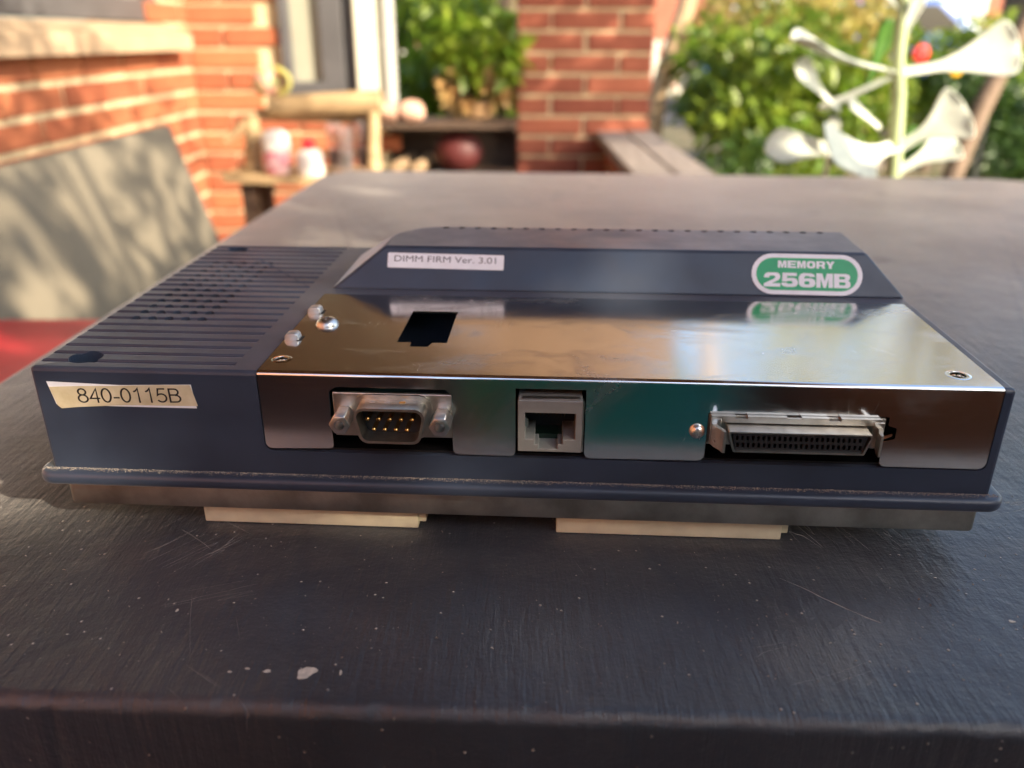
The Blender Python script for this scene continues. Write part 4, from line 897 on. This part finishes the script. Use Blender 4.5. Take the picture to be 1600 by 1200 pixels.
paddle((.470, Y, .02), (.415, Y-.02, .055), .007, .012, up=(0, -1, .5))
paddle((.409, Y, -.05), (.409, Y, .035), .007, .014, up=(0, -1, .1))
paddle((.470, Y, .10), (.488, Y-.01, .175), .008, .014, up=(0, -1, .1))
paddle((.475, Y, .15), (.560, Y+.05, .235), .010, .05, up=(-.5, -.9, .3), cup=.4)
paddle((.470, Y, .16), (.380, Y+.02, .24), .010, .05, up=(.4, -.9, .3), cup=.4)
pp = thing('tall_planter', 'tall terracotta planter holding the silver plant behind the table', 'planter', (.50, 1.10, -.72))
bm = bmesh.new(); lathe(bm, [(.10, 0), (.125, .02), (.14, .50), (.155, .52), (.155, .56), (.135, .56), (.125, .50)], n=24); from_bm('pot', bm, 'terracotta', pp, 40)
bm = bmesh.new(); cyl(bm, (0, 0, .45), (0, 0, .535), .128, n=24); from_bm('soil', bm, 'ground', pp)
bm = bmesh.new(); limb(bm, [(0, 0, .53), (.002, 0, .59)], .012, .0105, 10); 
me = bm; from_bm('root_stem', me, 'silver', sp_, 60, mtx=Matrix.Translation((.50, 1.10, -.72)))

# small bright things among the leaves
def blossom(name, label, loc, r, m, k=7, cat='flower'):
    bm = bmesh.new()
    for i in range(k):
        a = 2*math.pi*i/k; bmesh.ops.create_icosphere(bm, subdivisions=2, radius=r*.5, matrix=Matrix.Translation((r*.5*math.cos(a), 0, r*.5*math.sin(a)))@Matrix.Diagonal((1, .45, 1, 1)))
    bmesh.ops.create_icosphere(bm, subdivisions=2, radius=r*.4)
    t = thing(name, label, cat, loc); from_bm('petals', bm, m, t, 180); bm = bmesh.new(); limb(bm, [(0, .01, -.4*r), (.01, .02, -6*r), (0, .02, -.80-loc[2]+.0)], .004, .005, 5); from_bm('stalk', bm, 'greenleaf', t); return t
blossom('red_flower', 'bright red flower head above the silver plant leaf', (2.02, 4.4, .058), .045, 'redpetal')
blossom('yellow_flower', 'small orange yellow flower head left of the mint lantern', (2.16, 4.3, -.016), .030, 'yellow')
ln = thing('mint_lantern', 'small mint green garden lantern on a stake among the bushes', 'lantern', (2.36, 4.3, -.05))
bm = bmesh.new(); lathe(bm, [(.02, -.02), (.038, -.01), (.04, .02), (.012, .035)], n=14); from_bm('shade', bm, 'mint', ln, 50)
bm = bmesh.new(); cyl(bm, (0, 0, -.81), (0, 0, -.02), .006, n=8); from_bm('stake', bm, 'grey_paint', ln)

# ================================================================== BEYOND THE GARDEN
gw = from_bm('garden_wall', boxbm(1.95, 6.9, -.86, 3.1, 7.05, -.40, bev=.01), 'concrete'); tag(gw, 'low grey rendered garden wall behind the silver plant', 'wall')
car = thing('parked_car', 'blue hatchback parked on the street beyond the garden', 'car', (4.5, 12.6, -.85))
bm = bmesh.new(); prof = [(-2.0, .28), (-2.02, .75), (-1.85, .90), (-1.05, 1.0), (-.35, 1.42), (1.1, 1.46), (1.75, 1.05), (2.0, .95), (2.05, .35), (1.95, .25)]
prism(bm, prof[::-1], [], 1.64, lambda u, v, h: (u, -.82+h, v)); me = evaluated(bm, [('BEVEL', dict(width=.07, segments=3, limit_method='ANGLE', angle_limit=R(25)))]); from_me('body', me, 'carblue', car, 40)
MT['carglass'] = mat('dark_car_glass', (.02, .025, .03), .05)
for y in (-.826, .826):
    for q in ([(-.85, 1.03), (-.32, 1.36), (.25, 1.38), (.25, 1.02)], [(.32, 1.02), (.32, 1.38), (1.02, 1.39), (1.45, 1.06)]):
        bm = bmesh.new(); prism(bm, q, [], .008, lambda u, v, h: (u, y-.004+h, v)); from_bm('side_window', bm, 'carglass', car)
    for x in (-1.3, 1.25):
        bm = bmesh.new(); cyl(bm, (x, y-.03, .31), (x, y+.03, .31), .31, n=28); wh = from_bm('wheel', bm, 'rubber', car, 40)
        bm = bmesh.new(); cyl(bm, (x, y-.034, .31), (x, y+.034, .31), .19, n=20); from_bm('rim', bm, 'rim', wh, 40)
bm = boxbm(-2.04, -.7, .60, -1.98, -.45, .74); from_bm('headlight', bm, 'white_glaze', car); bm = boxbm(2.0, -.7, .68, 2.06, -.45, .84); from_bm('tail_light', bm, 'redplastic', car)
hs = thing('brick_cottage', 'red brick cottage with white windows across the street', 'house')
bm = boxbm(-9, 19, -.9, 14, 27, 2.6); from_bm('wall', bm, mat('far_brick', (.34, .12, .07), .85, var=.12, vscale=3), hs)
bm = bmesh.new(); prism(bm, [(18.5, 2.6), (27.5, 2.6), (23, 5.2)], [], 24, lambda u, v, h: (-9.5+h, u, v)); from_bm('roof', bm, 'rooftile', hs)
for x in (-7, -3.2, .6, 4.6, 8.4, 11.6):
    fr = from_bm('window', boxbm(x, 18.94, .1, x+1.5, 19.0, 1.9), 'white_glaze', hs)
    for k in (0, 1): from_bm('pane', boxbm(x+.1+.68*k, 18.92, .2, x+.72+.68*k, 18.945, 1.8), 'pane', fr)
for i, (x0, x1, l_) in enumerate(((-9, 1.0, 'white picket fence across the street, left length'), (1.4, 12, 'white picket fence across the street behind the car'))):
    fn = thing('picket_fence', l_, 'fence'); n = int((x1-x0)/.16)
    pme = bpy.data.meshes.new('picket'); b_ = boxbm(0, 0, 0, .09, .02, .95); b_.to_mesh(pme); b_.free(); pme.materials.append(MT['cream_paint'])
    for k in range(n): inst('picket', pme, fn, (x0+k*.16, 16.9, -.86))
    from_bm('rail', boxbm(x0, 16.925, -.3, x1, 16.96, -.22), 'cream_paint', fn)

# ================================================================== THE PHOTOGRAPHER (seen mirrored in the steel plate)
def skin(name, V, E_, rad, root, m, parent, lv=2):
    me = bpy.data.meshes.new('t'); me.from_pydata(V, E_, []); o = link(bpy.data.objects.new('t', me)); o.modifiers.new('s', 'SKIN')
    for i, d in enumerate(me.skin_vertices[0].data):
        r = rad[i]; d.radius = r if isinstance(r, tuple) else (r, r); d.use_root = (i == root)
    md = o.modifiers.new('u', 'SUBSURF'); md.levels = lv; dg = bpy.context.evaluated_depsgraph_get(); dg.update()
    out = bpy.data.meshes.new_from_object(o.evaluated_get(dg), depsgraph=dg); bpy.data.objects.remove(o); bpy.data.meshes.remove(me)
    return from_me(name, out, m, parent, 180)
ps = thing('person', 'person in a teal t-shirt and dark jeans sitting low behind the table, holding a phone', 'person')
X = .02
V = [(X, -.44, -.36), (X, -.42, -.20), (X, -.38, -.04), (X, -.345, .075), (X, -.325, .135)]; RD = [(.155, .10), (.135, .10), (.155, .105), (.09, .07), .050]; E_ = [(0, 1), (1, 2), (2, 3), (3, 4)]
def add(p, r, par): V.append(p); RD.append(r); E_.append((par, len(V)-1)); return len(V)-1
for s_ in (-1, 1):
    sh_ = add((X+s_*.175, -.36, .045), .052, 3); el = add((X+s_*.235, -.25, -.12), .040, sh_); wr = add((X*.4+s_*.118+.03, -.075, .02), .026, el); pa = add((s_*.105+.035, -.045, .058), (.030, .018), wr)
    for k in range(4):
        zz = .052+.022*k-.02
        a_ = add((s_*.118+.035-.0*k, -.022, zz+.018), .0095, pa); b_ = add((s_*.116+.035, -.004+.003*(k % 2), zz+.022), .0088, a_); add((s_*.098+.035, .004-.012, zz+.026), .0078, b_)
    t1 = add((s_*.092+.035, -.050, .085), .011, pa); t2 = add((s_*.080+.035, -.040, .102), .0098, t1); add((s_*.072+.035, -.030, .112), .0085, t2)
    hp = add((X+s_*.09, -.43, -.38), .085, 0); kn = add((X+s_*.17, -.06, -.34), .056, hp); an = add((X+s_*.17, -.10, -.66), .036, kn); add((X+s_*.18, .03, -.695), (.040, .022), an)
body = skin('body', V, E_, RD, 0, 'skin', ps)
V2 = [(X, -.44, -.38), (X, -.42, -.20), (X, -.38, -.04), (X, -.345, .070)]; R2 = [(.172, .118), (.150, .118), (.172, .122), (.105, .085)]; E2 = [(0, 1), (1, 2), (2, 3)]
for s_ in (-1, 1):
    k = len(V2); V2 += [(X+s_*.180, -.36, .045), (X+s_*.222, -.28, -.07)]; R2 += [.066, .060]; E2 += [(3, k), (k, k+1)]
skin('tshirt', V2, E2, R2, 0, 'teal', ps)
V3 = [(X, -.45, -.37)]; R3 = [(.165, .11)]; E3 = []
for s_ in (-1, 1):
    k = len(V3); V3 += [(X+s_*.09, -.43, -.385), (X+s_*.17, -.06, -.34), (X+s_*.17, -.10, -.63)]; R3 += [.094, .066, .050]; E3 += [(0, k), (k, k+1), (k+1, k+2)]
skin('jeans', V3, E3, R3, 0, 'denim', ps)
for s_ in (-1, 1):
    skin('shoe', [(X+s_*.17, -.12, -.675), (X+s_*.18, .0, -.685), (X+s_*.185, .06, -.69)], [(0, 1), (1, 2)], [(.042, .036), (.045, .030), (.038, .024)], 0, 'black', ps)
hd = bmesh.new(); bmesh.ops.create_uvsphere(hd, u_segments=28, v_segments=20, radius=1)
for v in hd.verts:
    x, y, z = v.co; jaw = 1-.28*max(0, -z)**1.5; v.co = Vector((x*.074*jaw, y*.094*(1-.12*max(0, -z)), z*.112))
    if y > .3: v.co.y += .010*math.exp(-((z+.75)/.25)**2)*math.exp(-(x/.5)**2)+.024*math.exp(-((z+.12)/.16)**2)*math.exp(-(x/.14)**2)-.008*math.exp(-((z-.08)/.12)**2)*math.exp(-((abs(x)-.36)/.16)**2)+.006*math.exp(-((z+.45)/.06)**2)*math.exp(-(x/.28)**2)
HM = Matrix.Translation((X, -.285, .265))@Matrix.Rotation(R(-22), 4, 'X')
head = from_bm('head', hd, 'skin', ps, 180, mtx=HM)
for s_ in (-1, 1):
    bm = bmesh.new(); bmesh.ops.create_uvsphere(bm, u_segments=14, v_segments=10, radius=.012, matrix=HM@Matrix.Translation((s_*.029, .078, .008))); from_bm('eye', bm, 'eye', head, 180)
    bm = bmesh.new(); bmesh.ops.create_uvsphere(bm, u_segments=12, v_segments=8, radius=1, matrix=HM@Matrix.Translation((s_*.075, -.004, -.002))@Matrix.Diagonal((.008, .018, .030, 1))); from_bm('ear', bm, 'skin', head, 180)
bm = bmesh.new(); bmesh.ops.create_uvsphere(bm, u_segments=24, v_segments=16, radius=1)
bmesh.ops.delete(bm, geom=[v for v in bm.verts if v.co.z < -.25 or (v.co.y > .45 and v.co.z < .52)], context='VERTS'); bmesh.ops.transform(bm, matrix=HM@Matrix.Translation((0, -.006, .012))@Matrix.Diagonal((.081, .101, .116, 1)), verts=bm.verts)
me = evaluated(bm, [('SOLIDIFY', dict(thickness=.008, offset=-1))]); from_me('hair', me, 'hair', head, 180)
ph = thing('smartphone', 'black smartphone held sideways in both hands above the table edge', 'phone'); ph.matrix_world = camo.matrix_world@Matrix.Translation((.035, -.018, .0075))
bm = boxbm(-.080, -.037, -.004, .080, .037, .004, bev=.0035, seg=3); from_bm('body', bm, 'black', ph, 40)
from_bm('screen', boxbm(-.076, -.034, .00402, .076, .034, .0044), 'carglass', ph)
st = thing('low_stool', 'low wooden stool carrying the seated photographer', 'stool', (X, -.45, -.72))
bm = bmesh.new(); lathe(bm, [(.15, .215), (.16, .225), (.16, .245), (.15, .25)], n=28); from_bm('seat', bm, 'darkwood', st, 40)
for a in (45, 135, 225, 315):
    bm = bmesh.new(); cyl(bm, (.13*math.cos(R(a)), .13*math.sin(R(a)), 0), (.10*math.cos(R(a)), .10*math.sin(R(a)), .216), .016, n=10); from_bm('leg', bm, 'darkwood', st, 40)
